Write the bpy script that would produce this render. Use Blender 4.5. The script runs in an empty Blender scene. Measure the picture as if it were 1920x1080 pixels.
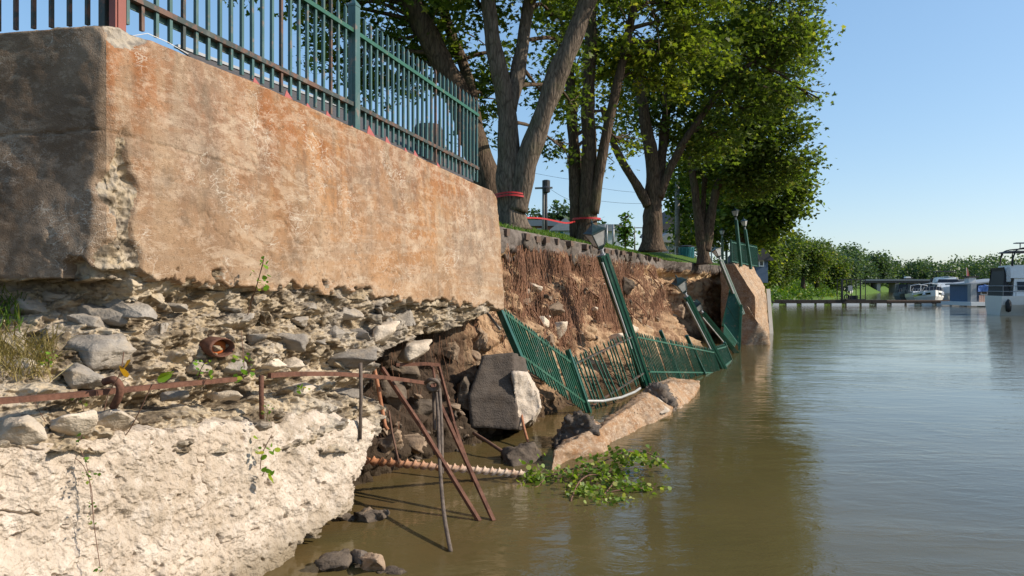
import bpy, bmesh, math, random
import numpy as np
from mathutils import Vector, Matrix, Quaternion

SC = bpy.context.scene
COL = SC.collection
random.seed(7)
RNG = np.random.default_rng(11)

# ------------------------------------------------------------------ camera, sky, sun
EYE = 2.0          # metres above the water
F = 1400.0         # focal length in pixels of a 1920-wide frame
cam_d = bpy.data.cameras.new('camera'); cam = bpy.data.objects.new('camera', cam_d); COL.objects.link(cam)
cam.location = (0, 0, EYE); cam.rotation_euler = (math.radians(90), 0, 0)
cam_d.sensor_width = 36; cam_d.lens = 36 * F / 1920; cam_d.clip_start = 0.05; cam_d.clip_end = 6000
SC.camera = cam
SUN_EL, SUN_AZ = 32.0, 97.0      # azimuth from +Y towards +X
world = bpy.data.worlds.new('World'); SC.world = world; world.use_nodes = True
_nt = world.node_tree; _nt.nodes.clear()
_sky = _nt.nodes.new('ShaderNodeTexSky'); _sky.sky_type = 'NISHITA'; _sky.sun_disc = False
_sky.sun_elevation = math.radians(SUN_EL); _sky.sun_rotation = math.radians(SUN_AZ)
_sky.air_density = 1.0; _sky.dust_density = 0.85; _sky.ozone_density = 4.8; _sky.altitude = 0
_bg = _nt.nodes.new('ShaderNodeBackground'); _bg.inputs[1].default_value = 0.13
_out = _nt.nodes.new('ShaderNodeOutputWorld')
_gm = _nt.nodes.new('ShaderNodeGamma'); _gm.inputs[1].default_value = 0.55
_hs = _nt.nodes.new('ShaderNodeHueSaturation'); _hs.inputs['Saturation'].default_value = 1.35; _hs.inputs['Value'].default_value = 2.02
_nt.links.new(_sky.outputs[0], _gm.inputs[0]); _nt.links.new(_gm.outputs[0], _hs.inputs['Color']); _nt.links.new(_hs.outputs[0], _bg.inputs[0]); _nt.links.new(_bg.outputs[0], _out.inputs[0])
sun_d = bpy.data.lights.new('sun', 'SUN'); sun_d.energy = 4.3; sun_d.angle = math.radians(0.5); sun_d.color = (1.0, 0.90, 0.76)
sun = bpy.data.objects.new('sun', sun_d); COL.objects.link(sun)
_e, _a = math.radians(SUN_EL), math.radians(SUN_AZ)
SUNV = Vector((math.sin(_a) * math.cos(_e), math.cos(_a) * math.cos(_e), math.sin(_e)))
sun.rotation_euler = (-SUNV).to_track_quat('-Z', 'Y').to_euler(); sun.location = (60, 10, 60)
SC.view_settings.view_transform = 'Standard'; SC.view_settings.look = 'None'
SC.view_settings.exposure = 0.5; SC.view_settings.gamma = 1.0; SC.view_settings.use_curve_mapping = False
SC.cycles.max_bounces = 6; SC.cycles.diffuse_bounces = 3; SC.cycles.glossy_bounces = 3
SC.cycles.transmission_bounces = 4; SC.cycles.transparent_max_bounces = 6
SC.cycles.use_denoising = True
SC.cycles.caustics_reflective = False; SC.cycles.caustics_refractive = False

# ------------------------------------------------------------------ coordinates
def P(u, v, Y):
    """point that a 1920x1080 picture position shows at depth Y"""
    return Vector(((u - 960) / F * Y, Y, EYE + (540 - v) / F * Y))
TA = 0.386; CA = 1 / math.sqrt(1 + TA * TA)
D = Vector((TA * CA, CA, 0))            # along the river wall, away from the camera
N = Vector((CA, -TA * CA, 0))           # out over the river
C0 = Vector((-4.27 + TA * 4.6, 4.6, 0)) # foot of the wall's near corner
def W(s, t, z): return C0 + D * s + N * t + Vector((0, 0, z))
def Yw(u, t=0.0):
    return (4.27 - t / CA) / (TA - (u - 960) / F)
def PW(u, v, t=0.0): return P(u, v, Yw(u, t))
def interp(x, pts):
    return np.interp(x, [p[0] for p in pts], [p[1] for p in pts])

# ------------------------------------------------------------------ noise (numpy)
_perm = np.random.default_rng(3).permutation(512).astype(np.int64)
def _h(i, j, k): return _perm[(_perm[(_perm[i & 511] + j) & 511] + k) & 511]
def perlin(p):
    p = np.asarray(p, float); f = np.floor(p); i = f.astype(np.int64); x = p - f
    w = x * x * x * (x * (x * 6 - 15) + 10); r = 0
    for a in (0, 1):
        for b in (0, 1):
            for c in (0, 1):
                h = _h(i[..., 0] + a, i[..., 1] + b, i[..., 2] + c)
                th = h * 2.399963; zz = (h % 97) / 48.0 - 1; rr = np.sqrt(np.clip(1 - zz * zz, 0, 1))
                g = np.cos(th) * rr * (x[..., 0] - a) + np.sin(th) * rr * (x[..., 1] - b) + zz * (x[..., 2] - c)
                wt = (w[..., 0] if a else 1 - w[..., 0]) * (w[..., 1] if b else 1 - w[..., 1]) * (w[..., 2] if c else 1 - w[..., 2])
                r = r + wt * g
    return r * 1.4
def fbm(p, sc, octv=4, gain=0.5):
    p = np.asarray(p, float) * sc; a = 1.0; r = 0
    for o in range(octv):
        r = r + a * perlin(p + 17.3 * o); p = p * 2.03; a *= gain
    return r
def worley(p, sc):
    """F1, F2 and a random value of the nearest cell"""
    p = np.asarray(p, float) * sc; f = np.floor(p).astype(np.int64)
    f1 = np.full(p.shape[:-1], 9.0); f2 = f1.copy(); cid = np.zeros(p.shape[:-1])
    for a in (-1, 0, 1):
        for b in (-1, 0, 1):
            for c in (-1, 0, 1):
                g = f + np.array([a, b, c]); h = _h(g[..., 0], g[..., 1], g[..., 2])
                q = g + np.stack([(h * 0.7548) % 1, (h * 0.5698 + .3) % 1, (h * 0.3247 + .7) % 1], -1)
                d = np.sqrt(((p - q) ** 2).sum(-1))
                nearer = d < f1
                f2 = np.where(nearer, f1, np.minimum(f2, d)); cid = np.where(nearer, (h * 0.6180) % 1, cid); f1 = np.where(nearer, d, f1)
    return f1, f2, cid

# ------------------------------------------------------------------ objects
WM = {}
def tag(o, label=None, cat=None, group=None, kind=None):
    for k, v in (('label', label), ('category', cat), ('group', group), ('kind', kind)):
        if v: o[k] = v
    return o
def attach(o, parent, Mw):
    if parent is not None:
        o.parent = parent; o.matrix_parent_inverse = WM[parent.name].inverted()
    o.matrix_basis = Mw; WM[o.name] = Mw
def thing(name, loc, label, cat, group=None, kind='thing'):
    o = bpy.data.objects.new(name, None); COL.objects.link(o); o.empty_display_size = 0.2
    attach(o, None, Matrix.Translation(Vector(loc)))
    return tag(o, label, cat, group, kind)
def raw_mesh(name, V, faces, mats, smooth=False, mi=None):
    me = bpy.data.meshes.new(name)
    if isinstance(faces, np.ndarray):
        n, k = faces.shape
        me.vertices.add(len(V)); me.vertices.foreach_set('co', np.ascontiguousarray(V, np.float32).ravel())
        me.loops.add(n * k); me.loops.foreach_set('vertex_index', faces.astype(np.int32).ravel())
        me.polygons.add(n); me.polygons.foreach_set('loop_start', np.arange(0, n * k, k, dtype=np.int32))
        me.polygons.foreach_set('loop_total', np.full(n, k, np.int32))
    else:
        me.from_pydata([tuple(v) for v in V], [], [tuple(f) for f in faces])
    for m in (mats if isinstance(mats, (list, tuple)) else [mats]): me.materials.append(m)
    if mi is not None: me.polygons.foreach_set('material_index', np.asarray(mi, np.int32))
    if smooth: me.polygons.foreach_set('use_smooth', np.ones(len(me.polygons), bool))
    me.update(calc_edges=True)
    return me
def mobj(name, V, faces, mats, parent=None, smooth=False, mi=None):
    """one mesh object from world coordinates, its origin at its own base"""
    V = np.asarray(V, float)
    b = Vector((float(V[:, 0].mean()), float(V[:, 1].mean()), float(V[:, 2].min())))
    me = raw_mesh(name, V - np.array(b), faces, mats, smooth, mi)
    o = bpy.data.objects.new(name, me); COL.objects.link(o)
    attach(o, parent, Matrix.Translation(b))
    return o
def inst(name, me, Mw, parent=None):
    o = bpy.data.objects.new(name, me); COL.objects.link(o); attach(o, parent, Mw); return o

class MB:
    """collects simple shapes into one mesh"""
    def __init__(s): s.v = []; s.f = []
    def add(s, V, Fc):
        b = len(s.v); s.v += [tuple(x) for x in V]; s.f += [tuple(i + b for i in f) for f in Fc]; return s
    def box(s, lo, hi):
        x0, y0, z0 = lo; x1, y1, z1 = hi
        return s.add([(x0, y0, z0), (x1, y0, z0), (x1, y1, z0), (x0, y1, z0), (x0, y0, z1), (x1, y0, z1), (x1, y1, z1), (x0, y1, z1)],
                     [(3, 2, 1, 0), (4, 5, 6, 7), (0, 1, 5, 4), (1, 2, 6, 5), (2, 3, 7, 6), (3, 0, 4, 7)])
    def beam(s, a, b, w, h=None, up=(0, 0, 1)):
        a, b = Vector(a), Vector(b); h = h or w; d = (b - a).normalized(); up = Vector(up)
        if abs(d.dot(up)) > 0.98: up = Vector((0, 1, 0))
        x = d.cross(up).normalized(); y = x.cross(d).normalized(); V = []
        for p in (a, b):
            for i, j in ((-1, -1), (1, -1), (1, 1), (-1, 1)): V.append(p + x * (i * w / 2) + y * (j * h / 2))
        return s.add(V, [(0, 3, 2, 1), (4, 5, 6, 7), (0, 1, 5, 4), (1, 2, 6, 5), (2, 3, 7, 6), (3, 0, 4, 7)])
    def tube(s, pts, r, k=8, cap=True):
        pts = [Vector(p) for p in pts]; n = len(pts); rs = r if isinstance(r, (list, tuple)) else [r] * n
        V = []; prev = None
        for i, p in enumerate(pts):
            d = (pts[min(i + 1, n - 1)] - pts[max(i - 1, 0)]).normalized()
            if prev is None: prev = d.cross(Vector((0.3, 0.2, 1)) if abs(d.z) < .9 else Vector((1, 0, 0))).normalized()
            x = (prev - d * prev.dot(d)).normalized(); prev = x; y = d.cross(x)
            for j in range(k):
                a = 2 * math.pi * j / k; V.append(p + (x * math.cos(a) + y * math.sin(a)) * rs[i])
        Fc = [(i * k + j, i * k + (j + 1) % k, (i + 1) * k + (j + 1) % k, (i + 1) * k + j) for i in range(n - 1) for j in range(k)]
        if cap: Fc += [tuple(range(k - 1, -1, -1)), tuple((n - 1) * k + j for j in range(k))]
        return s.add(V, Fc)
    def prism(s, prof, axis_a, axis_b, o, ext):
        """polygon prof in (a,b) axes at o, pushed along ext"""
        o, A, B, E = Vector(o), Vector(axis_a), Vector(axis_b), Vector(ext); n = len(prof)
        V = [o + A * p[0] + B * p[1] for p in prof] + [o + A * p[0] + B * p[1] + E for p in prof]
        return s.add(V, [tuple(range(n - 1, -1, -1)), tuple(range(n, 2 * n))] + [(i, (i + 1) % n, (i + 1) % n + n, i + n) for i in range(n)])
    def lathe(s, prof, k=10, o=(0, 0, 0)):
        V = []; n = len(prof)
        for r, z in prof:
            for j in range(k):
                a = 2 * math.pi * (j + .5) / k; V.append((o[0] + r * math.cos(a), o[1] + r * math.sin(a), o[2] + z))
        Fc = [(i * k + j, i * k + (j + 1) % k, (i + 1) * k + (j + 1) % k, (i + 1) * k + j) for i in range(n - 1) for j in range(k)]
        Fc += [tuple(range(k - 1, -1, -1)), tuple((n - 1) * k + j for j in range(k))]
        return s.add(V, Fc)
    def obj(s, name, m, parent=None, smooth=False): return mobj(name, s.v, s.f, m, parent, smooth)
    def mesh(s, name, m, smooth=False): return raw_mesh(name, s.v, s.f, m, smooth)

def relief(name, G, mask, disp, dirn, back, mats, parent=None, mi=None, smooth=True):
    """grid of points pushed along dirn by disp, cut to mask, its rim carried back by the vector back"""
    nv, nu, _ = G.shape
    Pts = G + disp[..., None] * np.asarray(dirn)
    idx = np.arange(nv * nu).reshape(nv, nu)
    Q = np.stack([idx[:-1, :-1], idx[:-1, 1:], idx[1:, 1:], idx[1:, :-1]], -1)
    keep = mask[:-1, :-1] & mask[1:, 1:] & mask[:-1, 1:] & mask[1:, :-1]
    faces = Q[keep]
    mm = None if mi is None else mi[:-1, :-1][keep]
    e = np.concatenate([faces[:, [0, 1]], faces[:, [1, 2]], faces[:, [2, 3]], faces[:, [3, 0]]])
    key = np.sort(e, 1); kk = key[:, 0] * (nv * nu) + key[:, 1]
    _, inv, cnt = np.unique(kk, return_inverse=True, return_counts=True)
    rim = e[cnt[inv] == 1]
    V = Pts.reshape(-1, 3)
    rv = np.unique(rim); mp = np.full(nv * nu, -1); layers = [mp]
    allV = [V]; allF = [faces]; base = nv * nu; src = np.full(nv * nu, -1); src[rv] = rv
    prev = src; steps = 5
    for k in range(1, steps + 1):
        jit = fbm(V[rv] + k * 3.1, 5, 3) * 0.05
        nvv = V[rv] + np.asarray(back) * (k / steps) + jit[:, None] * np.array([0.5, 0.4, 0.9])
        cur = np.full(nv * nu, -1); cur[rv] = base + np.arange(len(rv)); base += len(rv)
        allV.append(nvv); allF.append(np.stack([prev[rim[:, 1]], prev[rim[:, 0]], cur[rim[:, 0]], cur[rim[:, 1]]], -1)); prev = cur
    V = np.concatenate(allV); Fc = np.concatenate(allF)
    if mm is not None: mm = np.concatenate([mm] + [np.zeros(len(x), int) + int(mi.max()) for x in allF[1:]])
    used = np.unique(Fc); rem = np.full(len(V), -1); rem[used] = np.arange(len(used))
    return mobj(name, V[used], rem[Fc], mats, parent, smooth, mm)
def inside(px, py, poly):
    r = np.zeros(np.shape(px), bool); n = len(poly)
    for i in range(n):
        (x0, y0), (x1, y1) = poly[i], poly[(i + 1) % n]
        if y0 == y1: continue
        c = ((y0 > py) != (y1 > py)) & (px < (x1 - x0) * (py - y0) / (y1 - y0) + x0); r ^= c
    return r
def ray_grid(U, V, Y):
    return np.stack([(U - 960) / F * Y, Y, EYE + (540 - V) / F * Y], -1)

def rock_mesh(name, m, seed, size=(1, 1, 1), sub=3, cuts=9, rough=0.06, flat=0.55):
    """angular broken stone: hull of a few points, edges knocked off, faces roughened"""
    r = np.random.default_rng(seed); bm = bmesh.new()
    for _ in range(cuts):
        n = r.normal(size=3); n /= np.abs(n).max() ** .75 * np.linalg.norm(n) ** .25; bm.verts.new(n * r.uniform(.62, 1.0))
    h = bmesh.ops.convex_hull(bm, input=bm.verts[:])
    bmesh.ops.delete(bm, geom=[v for v in bm.verts if not v.link_faces], context='VERTS')
    bmesh.ops.bevel(bm, geom=bm.edges[:], offset=.045, segments=1, affect='EDGES', clamp_overlap=True)
    bmesh.ops.triangulate(bm, faces=bm.faces[:])
    for _ in range(max(0, sub - 1)):
        es = [e for e in bm.edges if e.calc_length() > .22]
        if es: bmesh.ops.subdivide_edges(bm, edges=es, cuts=1); bmesh.ops.triangulate(bm, faces=[f for f in bm.faces if len(f.verts) > 3])
    bm.normal_update(); bm.verts.index_update()
    V = np.array([v.co[:] for v in bm.verts]); Nn = np.array([v.normal[:] for v in bm.verts])
    V = V + Nn * (fbm(V + seed * 3.7, 2.2, 5, .6) * rough)[:, None]
    V = V * np.array(size) / np.abs(V).max(0)
    fc = np.array([tuple(v.index for v in f.verts) for f in bm.faces]); bm.free()
    return raw_mesh(name, V, fc, m, smooth=False)
def rotm(rx, ry, rz): return Matrix.Rotation(rz, 4, 'Z') @ Matrix.Rotation(ry, 4, 'Y') @ Matrix.Rotation(rx, 4, 'X')
def place(loc, rx=0, ry=0, rz=0, sc=1.0):
    sv = sc if isinstance(sc, (tuple, list)) else (sc, sc, sc)
    return Matrix.Translation(Vector(loc)) @ rotm(rx, ry, rz) @ Matrix.Diagonal((*sv, 1))
def frame_to(a, b, side=Vector((1, 0, 0))):
    """matrix whose z axis runs from a to b"""
    a, b = Vector(a), Vector(b); z = (b - a).normalized(); x = (side - z * side.dot(z)).normalized(); y = z.cross(x)
    return Matrix(((x.x, y.x, z.x, a.x), (x.y, y.y, z.y, a.y), (x.z, y.z, z.z, a.z), (0, 0, 0, 1)))

# ------------------------------------------------------------------ materials
class G_:
    def __init__(s, name):
        s.m = bpy.data.materials.new(name); s.m.use_nodes = True; s.nt = s.m.node_tree; s.nt.nodes.clear()
        s.out = s.nt.nodes.new('ShaderNodeOutputMaterial')
        s.geo = s.nt.nodes.new('ShaderNodeNewGeometry'); s.pos = s.geo.outputs['Position']
        s.tc = s.nt.nodes.new('ShaderNodeTexCoord'); s.loc = s.tc.outputs['Object']
    def set(s, sock, v):
        if isinstance(v, bpy.types.NodeSocket): s.nt.links.new(v, sock)
        elif isinstance(v, (tuple, list)) and len(v) == 3 and sock.type == 'RGBA': sock.default_value = (*v, 1)
        else: sock.default_value = v
    def n(s, ty, **kw):
        nd = s.nt.nodes.new(ty)
        for k, v in kw.items(): s.set(nd.inputs[k.replace('_', ' ')], v)
        return nd
    def map(s, vec, scale=(1, 1, 1), rot=(0, 0, 0), loc=(0, 0, 0)):
        nd = s.n('ShaderNodeMapping', Vector=vec, Scale=scale, Rotation=rot, Location=loc); return nd.outputs[0]
    def noise(s, vec, scale, detail=4, rough=0.55, dist=0.0):
        return s.n('ShaderNodeTexNoise', Vector=vec, Scale=scale, Detail=detail, Roughness=rough, Distortion=dist).outputs[0]
    def vor(s, vec, scale, feature='F1', out=0):
        nd = s.n('ShaderNodeTexVoronoi', Vector=vec, Scale=scale); nd.feature = feature; return nd.outputs[out]
    def ramp(s, fac, stops):
        nd = s.n('ShaderNodeValToRGB', Fac=fac); e = nd.color_ramp.elements
        while len(e) < len(stops): e.new(0.5)
        for el, (p, c) in zip(e, stops):
            el.position = p; el.color = (c, c, c, 1) if isinstance(c, (int, float)) else (*c, 1)
        return nd.outputs[0]
    def mix(s, fac, a, b, blend='MIX'):
        nd = s.nt.nodes.new('ShaderNodeMix'); nd.data_type = 'RGBA'; nd.blend_type = blend
        s.set(nd.inputs[0], fac); s.set(nd.inputs[6], a); s.set(nd.inputs[7], b); return nd.outputs[2]
    def math(s, op, a, b=0.0, clamp=False):
        nd = s.nt.nodes.new('ShaderNodeMath'); nd.operation = op; nd.use_clamp = clamp; s.set(nd.inputs[0], a); s.set(nd.inputs[1], b); return nd.outputs[0]
    def xyz(s, vec): return s.n('ShaderNodeSeparateXYZ', Vector=vec).outputs
    def rng(s, v, a, b, c=0.0, d=1.0):
        nd = s.n('ShaderNodeMapRange', Value=v); nd.inputs[1].default_value = a; nd.inputs[2].default_value = b; nd.inputs[3].default_value = c; nd.inputs[4].default_value = d
        return nd.outputs[0]
    def bump(s, h, strength=0.5, dist=0.02, normal=None):
        nd = s.n('ShaderNodeBump', Height=h, Strength=strength, Distance=dist)
        if normal is not None: s.set(nd.inputs['Normal'], normal)
        return nd.outputs[0]
    def attr(s, name):
        nd = s.nt.nodes.new('ShaderNodeAttribute'); nd.attribute_name = name; return nd.outputs['Fac']
    def rand(s): return s.nt.nodes.new('ShaderNodeObjectInfo').outputs['Random']
    def end(s, color, rough=0.8, normal=None, metal=0.0, spec=0.3, **kw):
        b = s.n('ShaderNodeBsdfPrincipled', Base_Color=color, Roughness=rough, Metallic=metal)
        s.set(b.inputs['Specular IOR Level'], spec)
        for k, v in kw.items(): s.set(b.inputs[k.replace('_', ' ')], v)
        if normal is not None: s.set(b.inputs['Normal'], normal)
        s.nt.links.new(b.outputs[0], s.out.inputs[0]); return s.m

def plain(name, c, rough=0.6, var=0.25, sc=6.0, metal=0.0, spec=0.4, bump=0.15):
    g = G_(name); n = g.noise(g.loc, sc, 5, 0.6); r = g.ramp(n, [(0.3, 1 - var), (0.7, 1 + var * .6)])
    col = g.mix(1.0, c, r, 'MULTIPLY')
    return g.end(col, rough, g.bump(g.noise(g.loc, sc * 8, 3), bump, 0.01), metal, spec)

def m_wall(name, weathered, slab=False):
    g = G_(name); p = g.pos; z = g.xyz(p)[2]; y = g.xyz(p)[1]
    if slab: p = g.map(p, (2.2, 2.2, 2.2))
    n1 = g.noise(p, 1.1, 7, 0.62)
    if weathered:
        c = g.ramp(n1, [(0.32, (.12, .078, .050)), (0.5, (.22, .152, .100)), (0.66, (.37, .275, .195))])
    else:
        c = g.ramp(n1, [(0.30, (.17, .105, .062)), (0.44, (.28, .18, .108)), (0.58, (.37, .25, .155)), (0.72, (.42, .305, .205))])
        st = g.noise(g.map(p, (1.2, 1.2, .75)), 1.3, 8, 0.68, 0.5)
        zone = g.math('MULTIPLY', g.rng(y, 4.9, 6.8), g.rng(z, 1.9, 3.0, .35, 1.0))
        if slab: zone = 0.30 if slab == 'pale' else 0.55
        f = g.math('MULTIPLY', g.ramp(st, [(0.37, 0.0), (0.56, 1.0)]), zone)
        c = g.mix(g.math('MULTIPLY', f, 0.85), c, (.42, .195, .070))
        st2 = g.noise(g.map(p, (5, 5, .7)), 1.2, 5, 0.6)
        c = g.mix(g.math('MULTIPLY', g.ramp(st2, [(0.47, 0.0), (0.60, 0.85)]), g.rng(z, 2.2, 3.1)), c, (.22, .095, .04))
        c = g.mix(g.math('MULTIPLY', g.ramp(g.noise(g.map(p, (3.2, 3.2, .5)), 1.3, 7, .65), [(0.52, 0.0), (0.62, 0.5)]), g.rng(z, 1.9, 2.9)), c, (.17, .12, .085))
        c = g.mix(g.ramp(g.noise(g.map(p, (.35, .35, 3.0)), 1.6, 6, .6), [(0.50, 0.0), (0.58, 0.45)]), c, (.30, .225, .16))
        c = g.mix(g.ramp(g.noise(g.map(p, (.5, .5, 4.0)), 2.3, 9, .75), [(0.56, 0.0), (0.62, 0.4)]), c, (.54, .43, .32))
        top = g.noise(g.map(p, (4, 4, 1.2)), 1.6, 4)
        c = g.mix(g.math('MULTIPLY', g.math('MULTIPLY', g.rng(z, 2.95, 3.3), g.ramp(top, [(.38, 0), (.6, .8)])), 1.0), c, (.30, .12, .045))
        gr = g.noise(p, 0.75, 4, 0.5); c = g.mix(g.ramp(gr, [(0.5, 0.0), (0.7, 0.6)]), c, (.25, .20, .155))
    # pale lime speckle, scratches and cracks
    big = g.ramp(g.noise(g.map(p, (.8, .8, 1.6)), 1.0, 4, .6, .6), [(.40, 0), (.60, 1)])
    sp = g.math('ADD', g.noise(g.map(p, (1, 1, 1.5)), 7, 10, 0.82), g.math('MULTIPLY', big, .06)); c = g.mix(g.ramp(sp, [(0.53, 0.0), (0.61, 0.30 if weathered else (0.8 if slab else 0.42))]), c, (.54, .42, .31))
    sp2 = g.noise(g.map(p, (1, 1, 1.3)), 24, 6, 0.75); c = g.mix(g.ramp(sp2, [(0.37, 0.6), (0.46, 0.0)]), c, (.15, .095, .055))
    pat = g.noise(g.map(p, (1, 1, 2.6)), 1.7, 10, 0.78, .5); c = g.mix(g.ramp(pat, [(0.54, 0.0), (0.58, 0.36 if not weathered else .22)]), c, (.56, .44, .32))
    for sc, w, rot in ((2.1, .006, .3), (3.7, .004, 1.2), (5.3, .004, 2.2), (1.3, .004, .9)):
        l = g.noise(g.map(p, (1, 1, 1.6), (rot, rot * .6, rot)), sc, 5, 0.55, 0.6); d = g.math('ABSOLUTE', g.math('SUBTRACT', l, 0.5))
        brk = g.ramp(g.noise(p, 1.9, 2), [(.5, 0), (.58, 1)])
        c = g.mix(g.math('MULTIPLY', g.ramp(d, [(0.0, 0.75), (w, 0.0)]), brk), c, (.60, .53, .44))
    dk = g.noise(g.map(p, (1, 1, .8)), 2.6, 8, 0.7); c = g.mix(g.ramp(dk, [(0.33, 0.5), (0.45, 0.0)]), c, (.12, .09, .065))
    h = g.mix(0.35, g.noise(p, 9, 8, 0.65), g.noise(p, 130, 3, 0.6))
    return g.end(c, 0.92, g.bump(h, 0.8, 0.035), spec=0.15)
def m_footing():
    g = G_('pale_concrete'); p = g.pos
    c = g.ramp(g.noise(p, 1.3, 8, 0.65), [(.28, (.34, .275, .205)), (.44, (.46, .38, .30)), (.6, (.55, .465, .38)), (.75, (.59, .525, .45))])
    c = g.mix(g.ramp(g.noise(p, 5, 6, .6), [(.56, 0), (.7, .55)]), c, (.40, .345, .285))
    c = g.mix(g.ramp(g.noise(p, 26, 5, .7), [(.54, 0), (.66, .65)]), c, (.30, .235, .175))
    c = g.mix(g.ramp(g.noise(p, 9, 7, .7), [(.50, 0), (.60, .5)]), c, (.66, .58, .50))
    c = g.mix(g.ramp(g.vor(p, 11), [(.10, .5), (.17, 0)]), c, (.30, .25, .20))
    c = g.mix(g.ramp(g.noise(p, 0.8, 3), [(.52, 0), (.7, .4)]), c, (.47, .36, .25))
    zz = g.xyz(p)[2]
    c = g.mix(g.math('MULTIPLY', g.rng(zz, 0.30, 0.05), .75), c, (.17, .13, .075))
    h = g.mix(.5, g.noise(p, 14, 8, .7), g.noise(p, 70, 4, .6))
    return g.end(c, .95, g.bump(h, .8, .03), spec=.1)
def m_rubble():
    g = G_('rubble_mortar'); p = g.pos
    c = g.ramp(g.noise(p, 2.2, 8, .65), [(.3, (.20, .15, .095)), (.45, (.38, .30, .20)), (.6, (.53, .44, .32)), (.75, (.58, .50, .39))])
    cell = g.n('ShaderNodeTexVoronoi', Vector=p, Scale=22.0)
    c = g.mix(g.ramp(cell.outputs['Color'], [(.4, 0), (.8, .45)]), c, (.30, .27, .24))
    c = g.mix(g.ramp(g.noise(g.map(p, (1, 1, 2)), 3.2, 7, .65), [(.50, 0), (.57, .85)]), c, (.115, .085, .055))
    c = g.mix(g.ramp(g.noise(p, 1.1, 5, .6), [(.50, 0), (.62, .5)]), c, (.24, .22, .20))
    h = g.mix(.5, g.noise(p, 20, 7, .7), cell.outputs['Distance'])
    return g.end(c, .95, g.bump(h, .9, .035), spec=.1)
def m_stone(name, a, b, warm):
    g = G_(name); p = g.loc; r = g.rand()
    v = g.n('ShaderNodeVectorMath', ); v.operation = 'ADD'; g.set(v.inputs[0], g.pos); v = v.outputs[0]
    c = g.ramp(g.noise(g.map(v, (1, 1, 3.0), (.3, .2, 0)), 3.5, 7, .65), [(.3, a), (.7, b)])
    c = g.mix(g.ramp(g.noise(v, 6, 5, .6), [(.52, 0), (.66, .55)]), c, warm)
    c = g.mix(1.0, c, g.ramp(r, [(0, .8), (1, 1.12)]), 'MULTIPLY')
    h = g.mix(.5, g.noise(g.map(v, (1, 1, 4)), 10, 8, .65), g.noise(v, 50, 4))
    return g.end(c, .88, g.bump(h, .7, .03), spec=.2)
def m_soil():
    g = G_('bank_soil'); p = g.pos; z = g.xyz(p)[2]; y = g.xyz(p)[1]
    c = g.ramp(g.noise(p, 1.5, 8, .65), [(.30, (.075, .045, .028)), (.41, (.20, .12, .07)), (.51, (.40, .26, .155)), (.64, (.47, .335, .21))])
    rt = g.noise(g.map(p, (9, 9, .9)), 1.6, 5, .6, .5)
    c = g.mix(g.math('MULTIPLY', g.ramp(rt, [(.44, 0), (.58, .65)]), g.ramp(g.noise(p, .6, 3), [(.42, 0), (.55, 1)])), c, (.165, .080, .050))
    tn = g.noise(p, 2.4, 4); zz = g.math('ADD', z, g.math('MULTIPLY', tn, .5))
    c = g.mix(g.math('MULTIPLY', g.rng(zz, 2.58, 2.68), g.rng(zz, 2.86, 2.80)), c, (.60, .43, .25))
    c = g.mix(g.rng(zz, 2.86, 2.94), c, g.ramp(g.noise(p, 5, 6, .6), [(.35, (.10, .083, .072)), (.65, (.20, .17, .15))]))
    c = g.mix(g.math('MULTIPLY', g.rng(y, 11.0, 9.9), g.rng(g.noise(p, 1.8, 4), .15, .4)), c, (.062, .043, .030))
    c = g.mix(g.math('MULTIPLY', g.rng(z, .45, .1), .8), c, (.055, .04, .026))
    h = g.mix(.5, g.noise(p, 8, 9, .7), g.noise(g.map(p, (14, 14, 2)), 2, 5, .6))
    return g.end(c, .96, g.bump(h, 1.0, .06), spec=.1)
def m_rust(name='rust', a=(.13, .052, .030), b=(.22, .092, .052)):
    g = G_(name); c = g.ramp(g.noise(g.pos, 14, 7, .65), [(.3, a), (.52, b), (.72, (b[0] * 1.25, b[1] * 1.35, b[2] * 1.4))])
    return g.end(c, .85, g.bump(g.noise(g.pos, 60, 5, .6), .6, .01), 0.0, .25)
def m_paint(name, c, rough=.38, worn=(.20, .10, .06), amount=.62):
    g = G_(name); p = g.pos
    col = g.mix(g.ramp(g.noise(p, 2.5, 5), [(.35, 0), (.7, .5)]), c, tuple(min(1, x * 1.6 + .012) for x in c))
    col = g.mix(g.ramp(g.noise(p, 9, 7, .65), [(amount, 0), (amount + .08, .85)]), col, worn)
    col = g.mix(g.ramp(g.noise(g.map(p, (1, 1, .5)), 4, 6, .7), [(.55, 0), (.75, .3)]), col, (.30, .31, .27))
    return g.end(col, rough, g.bump(g.noise(p, 40, 3), .12, .005), 0.0, .5)
def m_leaf(name, dark, light, yellow, trans=.45):
    g = G_(name); t = g.attr('tint')
    c = g.ramp(t, [(0.0, dark), (.75, light), (1.0, yellow)])
    d = g.n('ShaderNodeBsdfPrincipled', Base_Color=c, Roughness=.5); d.inputs['Specular IOR Level'].default_value = .28
    tr = g.n('ShaderNodeBsdfTranslucent', Color=g.mix(1.0, c, (1.25, 1.35, .5), 'MULTIPLY'))
    mx = g.n('ShaderNodeMixShader', Fac=trans); g.nt.links.new(d.outputs[0], mx.inputs[1]); g.nt.links.new(tr.outputs[0], mx.inputs[2])
    g.nt.links.new(mx.outputs[0], g.out.inputs[0]); return g.m
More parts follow.
